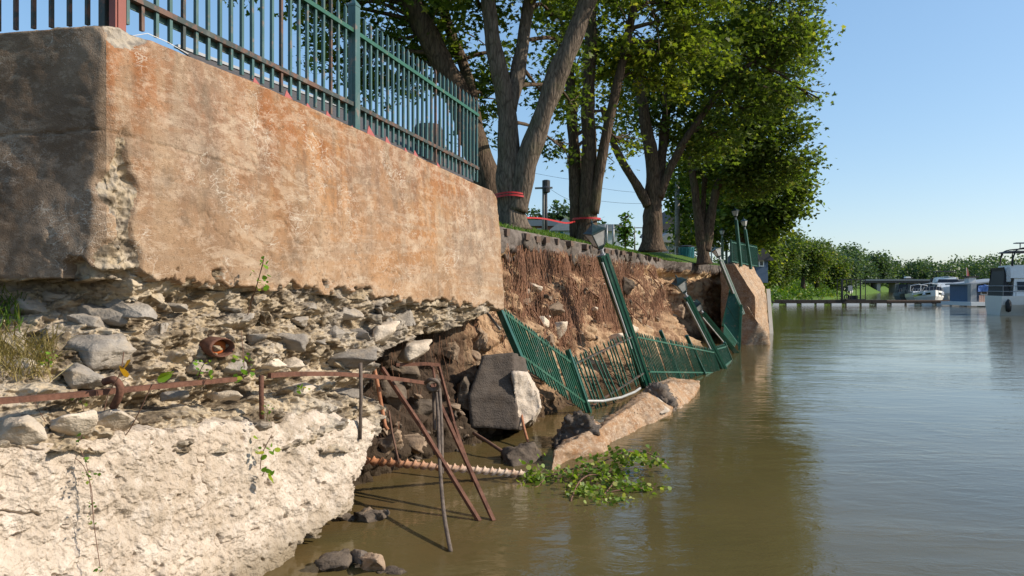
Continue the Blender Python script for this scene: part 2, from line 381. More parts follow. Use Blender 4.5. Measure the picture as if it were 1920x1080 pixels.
def m_bark(name, a, b):
    g = G_(name); p = g.pos
    v = g.vor(g.map(p, (9, 9, 1.6)), 1.6, 'DISTANCE_TO_EDGE'); nn = g.noise(g.map(p, (12, 12, 3.2)), 1.4, 9, .72, .6)
    c = g.ramp(nn, [(.3, a), (.55, b), (.75, tuple(x * 1.45 for x in b))])
    c = g.mix(g.ramp(v, [(0, .55), (.12, 0)]), c, tuple(x * .4 for x in a))
    c = g.mix(g.ramp(g.noise(p, 1.7, 4), [(.55, 0), (.7, .35)]), c, (.10, .11, .05))
    return g.end(c, .95, g.bump(g.mix(.6, nn, v), 1.0, .05), spec=.1)
def m_water():
    g = G_('river_water'); p = g.pos
    w1 = g.noise(g.map(p, (1.0, 1.9, 1), (0, 0, .25)), 2.6, 4, .6, .6)
    w2 = g.noise(g.map(p, (1.0, 1.6, 1), (0, 0, -.3)), 11, 3, .6, .4)
    w4 = g.noise(g.map(p, (1.0, 2.4, 1), (0, 0, .15)), .55, 3, .5, .5)
    w3 = g.noise(g.map(p, (1.0, 2.6, 1), (0, 0, .25)), .16, 4, .6, .8)
    calm = g.rng(w3, .40, .60, .30, 1.0)
    h = g.math('ADD', g.math('MULTIPLY', g.math('ADD', w1, g.math('MULTIPLY', w2, .16)), calm), g.math('MULTIPLY', w4, .9))
    c = g.ramp(g.noise(p, .5, 4), [(.3, (.075, .062, .025)), (.7, (.105, .085, .034))])
    x = g.xyz(p)[0]; y = g.xyz(p)[1]
    silt = g.math('MULTIPLY', g.rng(g.math('SUBTRACT', x, g.math('MULTIPLY', y, TA)), -1.6, -4.2), g.ramp(g.noise(p, 1.2, 4), [(.35, .2), (.65, 1)]))
    c = g.mix(g.math('MULTIPLY', silt, .8), c, (.125, .075, .030))
    b = g.end(c, .045, g.bump(h, .115, .085), 0.0, .5, IOR=1.33)
    return b
def m_twist():
    g = G_('flaking_rust'); p = g.pos; x = g.xyz(p)[0]
    c = g.ramp(g.noise(p, 14, 7, .65), [(.3, (.22, .08, .035)), (.6, (.42, .20, .10))])
    f = g.math('MULTIPLY', g.rng(x, -1.2, -.2), g.ramp(g.noise(p, 7, 5), [(.30, 0), (.5, .95)]))
    return g.end(g.mix(f, c, (.58, .46, .36)), .9, g.bump(g.noise(p, 60, 4), .5, .01), spec=.2)
def m_pane():
    g = G_('frosted_pane'); c = g.ramp(g.noise(g.loc, 9, 4), [(.3, (.70, .70, .68)), (.7, (.82, .82, .80))])
    d = g.n('ShaderNodeBsdfPrincipled', Base_Color=c, Roughness=.35); t = g.n('ShaderNodeBsdfTranslucent', Color=c)
    mx = g.n('ShaderNodeMixShader', Fac=.6); g.nt.links.new(d.outputs[0], mx.inputs[1]); g.nt.links.new(t.outputs[0], mx.inputs[2]); g.nt.links.new(mx.outputs[0], g.out.inputs[0]); return g.m
MAT = dict(
    wall=m_wall('stained_concrete', False), wallgrey=m_wall('grey_weathered_concrete', True), foot=m_footing(), slab=m_wall('stained_slab_concrete', False, True), pale=m_wall('pale_slab_concrete', False, 'pale'), rubble=m_rubble(),
    stone=m_stone('grey_limestone', (.19, .165, .14), (.40, .355, .30), (.44, .35, .25)),
    cream=m_stone('cream_stone', (.46, .38, .29), (.68, .58, .46), (.52, .40, .28)),
    mudrock=m_stone('muddy_rock', (.055, .042, .032), (.16, .125, .095), (.20, .15, .10)),
    brownrock=m_stone('brown_rock', (.16, .11, .075), (.36, .265, .185), (.30, .20, .12)),
    asphalt=m_stone('broken_asphalt', (.065, .055, .048), (.15, .125, .105), (.19, .135, .09)),
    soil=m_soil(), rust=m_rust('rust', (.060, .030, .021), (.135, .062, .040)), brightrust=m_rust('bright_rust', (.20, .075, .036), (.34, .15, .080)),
    darkiron=m_rust('dark_iron', (.05, .042, .036), (.13, .10, .08)), redprimer=m_paint('red_primer', (.20, .055, .038), .6, (.10, .04, .03)),
    green=m_paint('green_paint', (.016, .088, .052), .42, (.22, .15, .09), .59), greenlamp=m_paint('dark_green_paint', (.008, .060, .036), .3, amount=.70),
    fadedgreen=m_paint('faded_green_paint', (.040, .095, .088), .42, (.17, .13, .10), .56),
    blackiron=m_paint('rusted_dark_paint', (.020, .030, .026), .6, (.13, .06, .035), .48), lampcap=m_paint('lantern_metal', (.012, .030, .032), .35, amount=.8),
    frosted=m_pane(), conduit=plain('grey_conduit', (.42, .42, .40), .4, .2),
    bark=m_bark('grey_bark', (.060, .045, .035), (.155, .122, .094)), darkbark=m_bark('brown_bark', (.045, .032, .024), (.115, .082, .058)),
    root=plain('root_bark', (.235, .118, .068), .9, .7, 2.5), palerod=m_twist(), twig=plain('twig_bark', (.16, .085, .055), .8, .3, 20),
    leaf=m_leaf('maple_leaf', (.045, .076, .017), (.15, .20, .040), (.38, .37, .08), .54),
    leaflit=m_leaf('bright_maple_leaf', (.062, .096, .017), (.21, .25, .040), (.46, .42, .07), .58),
    leaffar=m_leaf('bank_leaf', (.048, .085, .020), (.125, .175, .038), (.29, .27, .05), .45),
    leafforest=m_leaf('forest_leaf', (.050, .090, .048), (.095, .150, .070), (.15, .20, .085), .35),
    weed=m_leaf('weed_leaf', (.09, .20, .022), (.17, .32, .035), (.40, .40, .05), .45),
    weedyellow=m_leaf('autumn_leaf', (.42, .17, .02), (.52, .30, .03), (.40, .45, .05), .45),
    poplar=m_leaf('poplar_leaf', (.085, .15, .02), (.20, .29, .045), (.42, .43, .13), .42),
    grass=m_leaf('grass_blade', (.05, .11, .015), (.11, .20, .025), (.26, .27, .06), .35),
    drygrass=m_leaf('dry_grass', (.16, .13, .04), (.33, .25, .10), (.45, .38, .18), .3),
    shade_paver=plain('brown_shade_paver', (.12, .08, .058), .9, .3, 8), tape=plain('red_tape', (.42, .018, .02), .5, .25), redflag=plain('red_plastic', (.34, .085, .075), .6, .2),  # paver brown kept dark to stand for shadowed holes
    orange=plain('orange_rust_inside', (.48, .12, .025), .9, .4, 15), greywood=plain('grey_wood', (.24, .215, .185), .9, .25, 8),
    white=plain('white_paint', (.78, .77, .74), .35, .05), offwhite=plain('offwhite_gelcoat', (.66, .62, .55), .3, .06), black=plain('black_canvas', (.018, .018, .020), .6, .2),
    darkglass=plain('dark_glass', (.015, .018, .022), .08, .1, bump=0.0), bluewall=plain('blue_siding', (.085, .13, .20), .6, .12), roofdark=plain('dark_shingle', (.075, .068, .066), .9, .3, 12),
    whitewall=plain('white_siding', (.62, .63, .62), .6, .08), greysteel=plain('grey_steel', (.30, .31, .32), .45, .15, metal=.2), dockwood=plain('dock_timber', (.14, .085, .055), .85, .3), dockdark=plain('dark_timber', (.045, .035, .028), .9, .3),
    teal=plain('teal_plastic', (.02, .16, .19), .5, .1), bluewrap=plain('blue_tarp', (.10, .20, .50), .5, .5, 3), brick=plain('red_brick', (.25, .10, .07), .9, .2), concrete_grey=plain('grey_concrete', (.33, .32, .30), .9, .15),
    steelblue=plain('bridge_steel', (.16, .19, .21), .6, .1), pinkwood=plain('pinkish_boards', (.46, .30, .24), .7, .2), flagred=plain('red_flag_cloth', (.42, .09, .08), .7, .2), water=m_water(),
)
def m_lawn():
    g = G_('lawn'); p = g.pos
    c = g.ramp(g.noise(p, 3, 6, .6), [(.35, (.05, .10, .018)), (.6, (.09, .15, .028)), (.75, (.20, .17, .07))])
    return g.end(c, .95, g.bump(g.noise(p, 40, 4), .8, .03), spec=.1)
MAT['lawn'] = m_lawn()
MAT['shadedmudconcrete'] = m_stone('shaded_muddy_concrete', (.05, .040, .033), (.105, .085, .07), (.08, .06, .045))  # muddy concrete; its dark colour also carries the shade on the hanging block
# ------------------------------------------------------------------ river
tag(mobj('river_water', [(-60, -30, 0), (900, -30, 0), (900, 900, 0), (-60, 900, 0)], [(0, 1, 2, 3)], MAT['water']), kind='structure')
tag(mobj('river_bed', [(-60, -30, -1.6), (900, -30, -1.6), (900, 900, -1.6), (-60, 900, -1.6)], [(0, 1, 2, 3)], MAT['soil']), kind='structure')

# ------------------------------------------------------------------ the standing piece of river wall
wall = thing('river_wall', W(3, 0, -0.3), 'big rust-stained concrete river wall with broken rubble underside and pale footing', 'wall')
V_TOP = [(190, 44), (232, 50), (300, 84), (480, 155), (690, 250), (800, 302), (900, 348), (924, 358), (936, 376), (945, 402), (947, 440)]
V_BOT = [(150, 518), (240, 526), (330, 536), (420, 546), (520, 545), (620, 556), (760, 572), (880, 578), (932, 584), (947, 560)]
ncol, nrow = 560, 130
us = np.concatenate([np.linspace(199, 360, 200, endpoint=False), np.linspace(360, 946, ncol - 200)])
nr = 70                                                     # columns of the return face left of the corner
kk = 1.25 * np.linspace(1.0, 0.0, nr, endpoint=False) ** 1.9
vt = interp(us, V_TOP); vb = interp(us, V_BOT)
Yf = np.array([Yw(u, 0) for u in us])
fr = np.linspace(0, 1, nrow)[:, None]
zt = EYE + (540 - vt) / F * Yf; zb = EYE + (540 - vb) / F * Yf
# end of the block breaks back at its right hand side
Zf = zt[None] * (1 - fr) + zb[None] * fr
Xf = np.broadcast_to((us - 960) / F * Yf, Zf.shape); YY = np.broadcast_to(Yf, Zf.shape)
Gf = np.stack([Xf, YY, Zf], -1)
c0 = Gf[:, 0]
ret = np.array([-1.0, 0.15, 0.0])
Gr = c0[:, None, :] + kk[None, :, None] * ret[None, None]
Gr[..., 2] += (kk * -0.02)[None] * (1 - fr)
G = np.concatenate([Gr, Gf], 1)
nn = np.array([CA, -TA * CA, 0.0]); nret = np.array([-0.148, -0.989, 0.0])
pcol = np.concatenate([-kk, np.sqrt(((Gf[0] - Gf[0, 0]) ** 2).sum(-1))])        # metres from the corner
wt = 1 / (1 + np.exp(-np.clip(pcol / 0.008, -60, 60))); dirs = nret * (1 - wt)[:, None] + nn * wt[:, None]
dirs = np.broadcast_to(dirs[None], G.shape)
bat = 0.115 * fr
disp = bat + fbm(G, 0.9, 3) * 0.020 + fbm(G, 7, 4) * 0.0045
near = np.exp(-(pcol / 0.085) ** 2)[None]
disp = disp - (0.010 + .02 * np.clip(fbm(G * [0, 0, 1], 6, 4), 0, 1)) * np.exp(-(np.abs(pcol) / 0.018) ** 1.5)[None]                 # worn arris
low = np.clip((fr - 0.38) / 0.12, 0, 1)
f1, f2, cid = worley(G, 17)
wid = 0.022 + 0.07 * fr + 0.06 * fbm(G * [0, 0, 1] + [3, 5, 0], 4, 3)
chip = 1 / (1 + np.exp((np.abs(pcol - 0.07)[None] - wid * 1.0) / 0.008)) * low
g1, g2, gid = worley(G, 42)
disp = disp - chip * (0.045 + 0.045 * fbm(G, 8, 4, .6) + 0.045 * (f1 - .4) + (gid - .5) * .022)
topchip = 1 / (1 + np.exp((np.abs(pcol - .12)[None] - .16 + .9 * fr + .05 * fbm(G, 6, 3)) / .01)) * np.clip(1 - fr / .16, 0, 1)
disp = disp - topchip * (.045 + .03 * fbm(G, 9, 3))
# cold joint and cracks
zc = Gf[0, 0, 2] - (G[..., 2]); joint = np.exp(-((zc - 0.66 - 0.05 * np.clip(pcol, 0, 9)[None] - .02 * fbm(G, 3, 3)) / 0.006) ** 2) * (pcol < 1.3)[None]
disp = disp - 0.018 * joint
ck = np.abs(fbm(G + 9.1, .8, 4)); disp = disp - 0.010 * np.exp(-(ck / .012) ** 2) * (fbm(G, .7, 2) > .05)
# ragged lower edge, spalls
spall = np.clip((fr - .955 + .085 * fbm(G, 2.2, 5, .6)) / .012, 0, 1) * (pcol > -.2)[None]
disp = disp - spall * (.075 + .07 * fbm(G, 5, 4) + .03 * (f1 - .4))
edge = np.clip((pcol - (pcol.max() - .35)) / .35, 0, 1)[None]
disp = disp - edge ** 2 * .22 - edge * .05 * np.abs(fbm(G, 6, 3))
Gd = G + disp[..., None] * dirs
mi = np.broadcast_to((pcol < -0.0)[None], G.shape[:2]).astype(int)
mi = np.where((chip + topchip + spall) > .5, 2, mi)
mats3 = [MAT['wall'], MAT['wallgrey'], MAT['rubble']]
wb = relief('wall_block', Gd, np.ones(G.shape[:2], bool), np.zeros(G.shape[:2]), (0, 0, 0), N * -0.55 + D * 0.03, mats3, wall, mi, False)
# flat top behind the arris, carrying the fence
topf = MB()
tp = [Vector(Gd[0, i]) for i in range(nr, nr + ncol, 12)] + [Vector(Gd[0, -1])]
for a, b in zip(tp, tp[1:]): topf.add([a, b, b + N * -.6, a + N * -.6], [(0, 1, 2, 3)])
topf.add([Vector(Gd[0, nr]), Vector(Gd[0, nr]) + N * -.6, Vector(Gd[0, 0]) + D * .6, Vector(Gd[0, 0])], [(0, 1, 2, 3)])
topf.obj('wall_top', MAT['wall'], wall)

# ------------------------------------------------------------------ rubble core under the block
KU = [-120, 80, 240, 480, 700, 780, 850, 945]
KV = [500, 530, 560, 600, 640, 680, 720, 760, 800, 850]
KY = np.array([
    [4.90, 4.86, 4.75, 4.52, 4.30, 4.05, 3.82, 3.62, 3.46, 3.30],
    [4.88, 4.86, 4.80, 4.62, 4.45, 4.26, 4.08, 3.94, 3.83, 3.72],
    [4.74, 4.74, 4.80, 4.84, 4.78, 4.70, 4.58, 4.45, 4.32, 4.24],
    [5.82, 5.82, 5.84, 5.82, 5.76, 5.70, 5.66, 5.52, 5.34, 5.25],
    [7.42, 7.42, 7.42, 7.40, 7.28, 7.16, 7.06, 6.95, 6.78, 6.70],
    [8.38, 8.38, 8.38, 8.36, 8.3, 8.2, 8.1, 8.0, 7.9, 7.8],
    [9.2, 9.2, 9.2, 9.2, 9.2, 9.2, 9.2, 9.2, 9.2, 9.2],
    [10.75] * 10])
def rubY(u, v):
    u = np.asarray(u, float); v = np.asarray(v, float)
    cols = np.stack([np.interp(v, KV, KY[i]) for i in range(len(KU))], -1)
    i = np.clip(np.searchsorted(KU, u) - 1, 0, len(KU) - 2); ku = np.array(KU, float)
    w = np.clip((u - ku[i]) / (ku[i + 1] - ku[i]), 0, 1)
    a = np.take_along_axis(cols, i[..., None], -1)[..., 0]; b = np.take_along_axis(cols, (i + 1)[..., None], -1)[..., 0]
    inv = (1 - w) / a + w / b
    return 1 / inv
Ug, Vg = np.meshgrid(np.linspace(-60, 940, 760), np.linspace(508, 850, 270))
Gq = ray_grid(Ug, Vg, rubY(Ug, Vg))
poly = [(-60, 508), (940, 508), (938, 575), (905, 592), (850, 612), (800, 622), (760, 640), (712, 664), (700, 680), (716, 712), (722, 760), (708, 800), (690, 850), (-60, 850)]
j = fbm(np.stack([Ug, Vg, Ug * 0], -1) / 40., 1, 3) * 9
mask = inside(Ug + j, Vg + j * .8, poly)
f1, f2, cid = worley(Gq * [1, 1, 1.7], 5.5); g1, g2, gid = worley(Gq * [1, 1, 1.4], 15); h1, h2, hid = worley(Gq, 34)
lay = np.sin(Gq[..., 2] * 26 + 4 * fbm(Gq, 1.4, 3)); an = np.array([1, 1, 3.2])
ledge = fbm(Gq * an, 1.6, 5, .6)
disp = (cid - .5) * .10 * np.clip((f2 - f1) * 5, 0, 1) + (gid - .5) * .050 * np.clip((g2 - g1) * 5, 0, 1) + (hid - .5) * .018 * np.clip((h2 - h1) * 5, 0, 1)
disp = disp * 1.15 + fbm(Gq, 2.2, 5) * .05 + lay * .022 + np.clip(ledge, -.6, .5) * .15
disp = disp * np.interp(Vg, [508, 545, 590, 850], [.4, .6, 1, .8])
# hollow along the bar
disp = disp - .26 * np.exp(-((Vg - np.interp(Ug, [0, 240, 500, 720], [790, 755, 735, 725])) / 20.) ** 2) * np.clip((fbm(Gq, 1.3, 3) + .35) * 2, 0, 1)
dn = np.array([0.80, -0.55, 0.22])
relief('rubble_core', Gq, mask, disp, dn / np.linalg.norm(dn), N * -.55 + Vector((0, .1, .05)), [MAT['rubble']], wall)
def rubP(u, v, out=0.0): return P(u, v, float(rubY(np.array(u), np.array(v)))) + N * out

# stones set in the rubble: picture spot, size in pixels, tilt
r_ = random.Random(5)
rocks = [('stone', rock_mesh('stone', MAT['stone'], 40 + i, sub=3, cuts=14, rough=.10, flat=.42)) for i in range(7)]
blends = [('stone', rock_mesh('stone', MAT['rubble'], 170 + i, sub=3, cuts=11, rough=.16, flat=.45)) for i in range(5)]
creams = [('stone', rock_mesh('stone', MAT['cream'], 70 + i, sub=3, cuts=12, rough=.08, flat=.45)) for i in range(5)]
def set_stone(u, v, w, h, tilt=0, pale=False, out=-.015, parent=wall, depth=None, deep=1.0, name='stone'):
    p = rubP(u, v, out) if depth is None else P(u, v, depth)
    sc = p.y / F; a, b = w * sc / 2 * 1.12, h * sc / 2 * 1.15
    me = r_.choice((blends if (parent is wall and w < 60) else creams) if pale else (rocks if (w >= 44 or parent is not wall) else blends))[1]
    M = Matrix.Translation(p) @ Matrix.Rotation(math.radians(-21 + r_.uniform(-12, 12)), 4, 'Z') @ Matrix.Rotation(math.radians(tilt), 4, 'Y') @ Matrix.Diagonal((a, min(a, b * 1.6) * deep, b, 1)) @ rotm(r_.choice([0, math.pi]), 0, r_.choice([0, math.pi / 2, math.pi]))
    return inst(name, me, M, parent)
for a in [(200, 590, 120, 34, 14), (232, 575, 130, 26, 16), (165, 600, 70, 26, 20), (185, 660, 130, 62, 2), (150, 705, 120, 46, 6), (298, 632, 72, 62, -10), (118, 648, 40, 46, 0), (95, 625, 60, 30, 5),
          (340, 612, 60, 22, 8), (372, 690, 46, 26, -4), (425, 688, 60, 34, 4), (350, 668, 40, 26, 0), (420, 640, 60, 20, -18), (455, 602, 54, 24, -6), (495, 596, 36, 26, 5), (520, 594, 26, 22, -8, 1),
          (565, 602, 48, 22, -4), (610, 596, 34, 26, 6, 1), (655, 590, 52, 24, 3), (700, 597, 40, 24, -5, 1), (725, 595, 38, 20, 4), (530, 640, 95, 32, 3), (475, 635, 70, 24, -6), (590, 634, 60, 22, 2),
          (630, 630, 44, 34, -10), (668, 628, 62, 24, 8), (715, 625, 60, 40, -5, 1), (760, 600, 50, 34, -8), (812, 597, 52, 26, 5, 1), (860, 597, 40, 20, 8, 1), (500, 682, 70, 28, 2, 1), (545, 684, 60, 26, -3, 1),
          (440, 582, 40, 18, 2, 1), (390, 590, 40, 20, 9), (330, 575, 50, 18, 4), (270, 552, 40, 20, 0, 1), (575, 576, 44, 16, 3), (640, 568, 46, 16, -2, 1), (700, 572, 40, 14, 2), (120, 560, 60, 26, 8), (60, 575, 60, 30, -4), (30, 640, 70, 40, 0), (50, 690, 70, 36, 6, 1),
          (770, 660, 70, 38, -6, 1), (700, 655, 40, 26, 8, 1), (420, 742, 70, 18, 2, 1), (560, 730, 90, 22, 0, 1), (330, 740, 60, 20, -3), (650, 740, 60, 24, 4)]:
    set_stone(*a[:5], pale=len(a) > 5, out=.005 if a[2] >= 60 else -.02)
slab_st = set_stone(642, 671, 104, 36, -5, False, .12)
for i in range(40):                                       # small pieces in the mortar
    u = r_.uniform(90, 900); v = r_.uniform(555, 690)
    if u > 720 and v > 640 - (u - 720) * .22: continue
    s = r_.uniform(9, 24); set_stone(u, v, s * r_.uniform(1, 1.8), s * .8, r_.uniform(-20, 20), r_.random() < .75, .02)

# ------------------------------------------------------------------ pale footing
FT = .43
Uf, Vf = np.meshgrid(np.linspace(-60, 730, 640), np.linspace(760, 1180, 360))
Yff = (4.27 - FT / CA) / (TA - (Uf - 960) / F)
Gz = ray_grid(Uf, Vf, Yff)
fp = [(-60, 846), (0, 842), (60, 836), (150, 832), (245, 806), (360, 800), (480, 786), (492, 812), (520, 800), (560, 784), (640, 772), (660, 790), (700, 786), (716, 806), (706, 832), (680, 866), (662, 905), (650, 948), (610, 990), (575, 1010), (545, 1040), (515, 1090), (470, 1180), (-60, 1180)]
j = fbm(Gz, 5, 4) * 14
mask = inside(Uf + j, Vf + j, fp)
f1, f2, cid = worley(Gz, 6); g1, g2, gid = worley(Gz, 22)
disp = fbm(Gz, 1.0, 3) * .05 + fbm(Gz, 5, 5, .55) * .030 + (cid - .5) * .022 * np.clip((f2 - f1) * 4, 0, 1) + (gid - .5) * .012
pit = fbm(Gz + 5.5, 9, 3); disp = disp + fbm(Gz, 22, 3, .6) * .007 - .03 * np.clip((pit - .55) * 4, 0, 1) - .045 * np.clip((fbm(Gz + 2, 3.2, 3) - .75) * 4, 0, 1)
disp = disp - .10 * np.clip((830 - Vf) / 60., 0, 1) ** 2 + .10 * np.clip((Vf - 850) / 300., 0, 1)
cr = np.abs(fbm(Gz + 31, 1.7, 4)); disp = disp - .025 * np.exp(-(cr / .018) ** 2) * (fbm(Gz + 4, 1.1, 2) > .1)
relief('footing', Gz, mask, disp, N, N * -.75 + D * -.05 + Vector((0, 0, .04)), [MAT['foot']], wall)

# ------------------------------------------------------------------ the bank behind the missing wall
SK = [1.0, 3.6, 6.5, 7.9, 11.1, 14.4, 18.7, 21.9, 24.2, 26, 28, 33]
TE = [-.75, -.75, -.72, -.62, -.55, -.50, -.40, -.45, -.55, -.3, .2, .9]
TM = [-.55, -.55, -.42, -.45, -.32, -.20, .15, -.3, -1.5, -1.2, .2, 1.0]
TBm = [-.25, -.15, .0, .30, .60, .80, 1.25, .9, -.4, -.2, .5, 1.2]
ss = np.concatenate([np.linspace(1.0, 12, 430, endpoint=False), np.linspace(12, 33, 340)]); zz = np.linspace(3.0, -.35, 120)
S_, Z_ = np.meshgrid(ss, zz)
a, b, c = np.interp(ss, SK, TE)[None], np.interp(ss, SK, TM)[None], np.interp(ss, SK, TBm)[None]
q = (3 - Z_) / 3.0
T_ = np.where(q < .5, a + (b - a) * (q / .5), b + (c - b) * ((q - .5) / .5) ** 1.2)
Gb = np.array(C0) + S_[..., None] * np.array(D) + T_[..., None] * np.array(N) + Z_[..., None] * np.array([0, 0, 1.0])
f1, f2, cid = worley(Gb * [1, 1, .7], 1.7); g1, g2, gid = worley(Gb, 6)
disp = fbm(Gb, .8, 4) * .30 + fbm(Gb, 3.5, 5, .6) * .14 + (cid - .5) * .22 * np.clip((f2 - f1) * 4, 0, 1) + (gid - .5) * .09
disp = disp + fbm(Gb * [7, 7, .8], 1, 3) * .05 * np.clip((Z_ - .4), 0, 1)
disp = disp * np.interp(Z_, [-.4, .5, 2.55, 2.75, 3.0], [.8, 1, .8, .30, .10])
disp = disp - .24 * np.exp(-((Z_ - 2.42) / .16) ** 2)
cave = np.exp(-((S_ - 24.3) / 1.6) ** 2) * np.clip((2.6 - Z_) / .6, 0, 1); disp = disp - .7 * cave
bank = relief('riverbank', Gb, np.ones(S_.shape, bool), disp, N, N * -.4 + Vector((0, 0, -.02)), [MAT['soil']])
tag(bank, 'collapsed brown soil riverbank with hanging roots', kind='structure')
def bankP(s, z, out=0.0):
    q = (3 - z) / 3.0; a, b, c = np.interp(s, SK, TE), np.interp(s, SK, TM), np.interp(s, SK, TBm)
    t = a + (b - a) * (q / .5) if q < .5 else b + (c - b) * ((q - .5) / .5) ** 1.2
    p = np.array(W(s, t, z)); i = np.searchsorted(ss, s); i = min(i, len(ss) - 1); jj = int(np.argmin(np.abs(zz - z)))
    return Vector(Gb[jj, i] + disp_bank[jj, i] * np.array(N)) + N * out
disp_bank = disp
def s_of(u, t, v=None): return (Yw(u, t) - 4.6) / CA

# ------------------------------------------------------------------ ground behind
sg = np.concatenate([np.linspace(-14, 0, 8, endpoint=False), np.linspace(0, 34, 90), np.array([40, 50, 65, 85, 120, 170, 240, 340, 480, 700])])
qs = [0, .12, .35, .8, 1.6, 3, 6, 12, 30, 80, 240, 700]
V = []; 
for s in sg:
    te = float(np.interp(s, SK, TE)) if s < 33 else -.4 - min(3.5, (s - 29) * .5)
    if s < 1: te = -1.2
    if s > 82: te += .13 * (s - 82)
    for qd in qs:
        w = W(s, te - qd, 0); rise = 3.0 + .46 * min(1, qd / 1.6) + .006 * min(qd, 30)
        V.append((w.x, w.y, rise + (.05 * float(perlin(np.array([w.x * .7, w.y * .7, 0.]))) if 0.1 < qd < 20 else 0)))
nq = len(qs)
tag(mobj('lawn_ground', V, [(i * nq + k, i * nq + k + 1, (i + 1) * nq + k + 1, (i + 1) * nq + k) for i in range(len(sg) - 1) for k in range(nq - 1)], MAT['lawn'], smooth=True), kind='structure')
# green slope down to the water further on
sg2 = np.concatenate([np.linspace(29.5, 60, 40), np.array([70, 85, 105, 130, 170, 230, 320, 450, 700])])
V = []
for s in sg2:
    top = -.4 - min(3.5, (s - 29) * .5)
    for k, (t, z) in enumerate([(1.4, -.5), (.9, -.05), (.2, .5), (top * .5, 1.7), (top, 3.0)]):
        w = W(s, t + .5 * math.sin(s * .35) + max(0, .13 * (s - 82)), z); V.append(tuple(w))
tag(mobj('river_slope', V, [(i * 5 + k, i * 5 + k + 1, (i + 1) * 5 + k + 1, (i + 1) * 5 + k) for i in range(len(sg2) - 1) for k in range(4)], MAT['lawn'], smooth=True), kind='structure')
tag(mobj('far_shore', [(60, 480, -.5), (900, 440, -.5), (900, 800, 2), (60, 800, 2), (60, 500, 1.2), (900, 462, 1.2)], [(0, 1, 5, 4), (4, 5, 2, 3)], MAT['lawn']), kind='structure')
rb = [(48, 60), (76, 100), (110, 150), (190, 260), (330, 450)]
V = []
for x, y in rb: V += [(x, y, -.4), (x + 3, y, 1.0), (x + 300, y, 2.0)]
tag(mobj('far_riverside', V, [(i * 3 + k, i * 3 + k + 1, (i + 1) * 3 + k + 1, (i + 1) * 3 + k) for i in range(len(rb) - 1) for k in range(2)], MAT['lawn']), kind='structure')

# ------------------------------------------------------------------ second piece of wall, past the gap
def face_block(name, corners, m, parent=None, res=.06, amp=.03, seed=0, hi=.35):
    """closed block between a near ring and a far ring of points, subdivided and roughened"""
    near, far = corners; n = len(near); bm = bmesh.new()
    a = [bm.verts.new(p) for p in near]; b = [bm.verts.new(p) for p in far]
    bm.faces.new(a[::-1]); bm.faces.new(b)
    for i in range(n): bm.faces.new((a[i], a[(i + 1) % n], b[(i + 1) % n], b[i]))
    bmesh.ops.recalc_face_normals(bm, faces=bm.faces[:]); bmesh.ops.triangulate(bm, faces=bm.faces[:])
    for _ in range(7):
        es = [e for e in bm.edges if e.calc_length() > res]
        if not es or len(bm.verts) > 16000: break
        bmesh.ops.subdivide_edges(bm, edges=es, cuts=1); bmesh.ops.triangulate(bm, faces=[f for f in bm.faces if len(f.verts) > 3])
    bm.normal_update()
    V = np.array([v.co[:] for v in bm.verts]); Nn = np.array([v.normal[:] for v in bm.verts])
    d = fbm(V + seed, 1.3, 3) * amp + fbm(V + seed, 7, 5, .6) * amp * hi
    V = V + d[:, None] * Nn; fc = [tuple(v.index for v in f.verts) for f in bm.faces] if bm.verts.index_update() is None else 0
    bm.free(); return mobj(name, V, np.array(fc), m, parent)
w2 = thing('river_wall', P(1400, 640, 29), 'far battered concrete river wall end standing beyond the collapsed gap', 'wall')
nearr = [P(1352, 494, 30), P(1376, 494, 29.2), P(1416, 557, 28.4), P(1417, 640, 28.2), P(1418, 690, 28.2), P(1350, 690, 29.5)]
farr = [P(1385, 502, 36), P(1412, 501, 35), P(1434, 537, 34), P(1443, 628, 33), P(1445, 660, 33), P(1395, 650, 36)]
face_block('wall_block', (nearr, farr), MAT['pale'], w2, .12, .06, 3)
MB().beam(P(1440, 542, 33.2), P(1447, 640, 32.8), .16, .10).obj('edge_strip', MAT['offwhite'], w2)
tag(face_block('concrete_slab', ([P(1389, 588, 27.4), P(1402, 575, 27.0), P(1422, 606, 26.4), P(1441, 632, 26.2), P(1443, 655, 26.2), P(1390, 665, 26.2)], [P(1386, 588, 28.6), P(1400, 580, 28.8), P(1418, 605, 28.8), P(1436, 628, 28.6), P(1440, 655, 28.6), P(1386, 660, 28.6)]), MAT['pale'], None, .10, .07, 8),
    'fallen orange-stained concrete slab leaning at the foot of the far wall', 'slab')
# ------------------------------------------------------------------ fences
def picket_mesh(m, w=.024):
    b = MB(); h = w / 2
    b.add([(-h, -h, 0), (h, -h, 0), (h, h, 0), (-h, h, 0), (-h, -h, .965), (h, -h, .965), (h, h, .965), (-h, h, .965), (0, 0, 1)],
          [(3, 2, 1, 0), (0, 1, 5, 4), (1, 2, 6, 5), (2, 3, 7, 6), (3, 0, 4, 7), (4, 5, 8), (5, 6, 8), (6, 7, 8), (7, 4, 8)])
    return b.mesh('picket', m)
PK = {k: picket_mesh(MAT[k]) for k in ('green', 'fadedgreen', 'blackiron')}
def picket(a, b, m, parent, wide=1.0):
    a, b = Vector(a), Vector(b); M = frame_to(a, b, D); L = (b - a).length
    return inst('picket', PK[m], M @ Matrix.Diagonal((wide, wide, L, 1)), parent)
def post(parent, a, b, w, m, cap=True, name='post'):
    a, b = Vector(a), Vector(b); L = (b - a).length; mb = MB(); h = w / 2
    mb.box((-h, -h, 0), (h, h, L))
    if cap: mb.lathe([(w * .78, 0), (w * .78, .02), (.012, .075), (.004, .11)], 4, (0, 0, L))
    M = frame_to(a, b, D); me = mb.mesh(name, MAT[m]); return inst(name, me, M, parent)
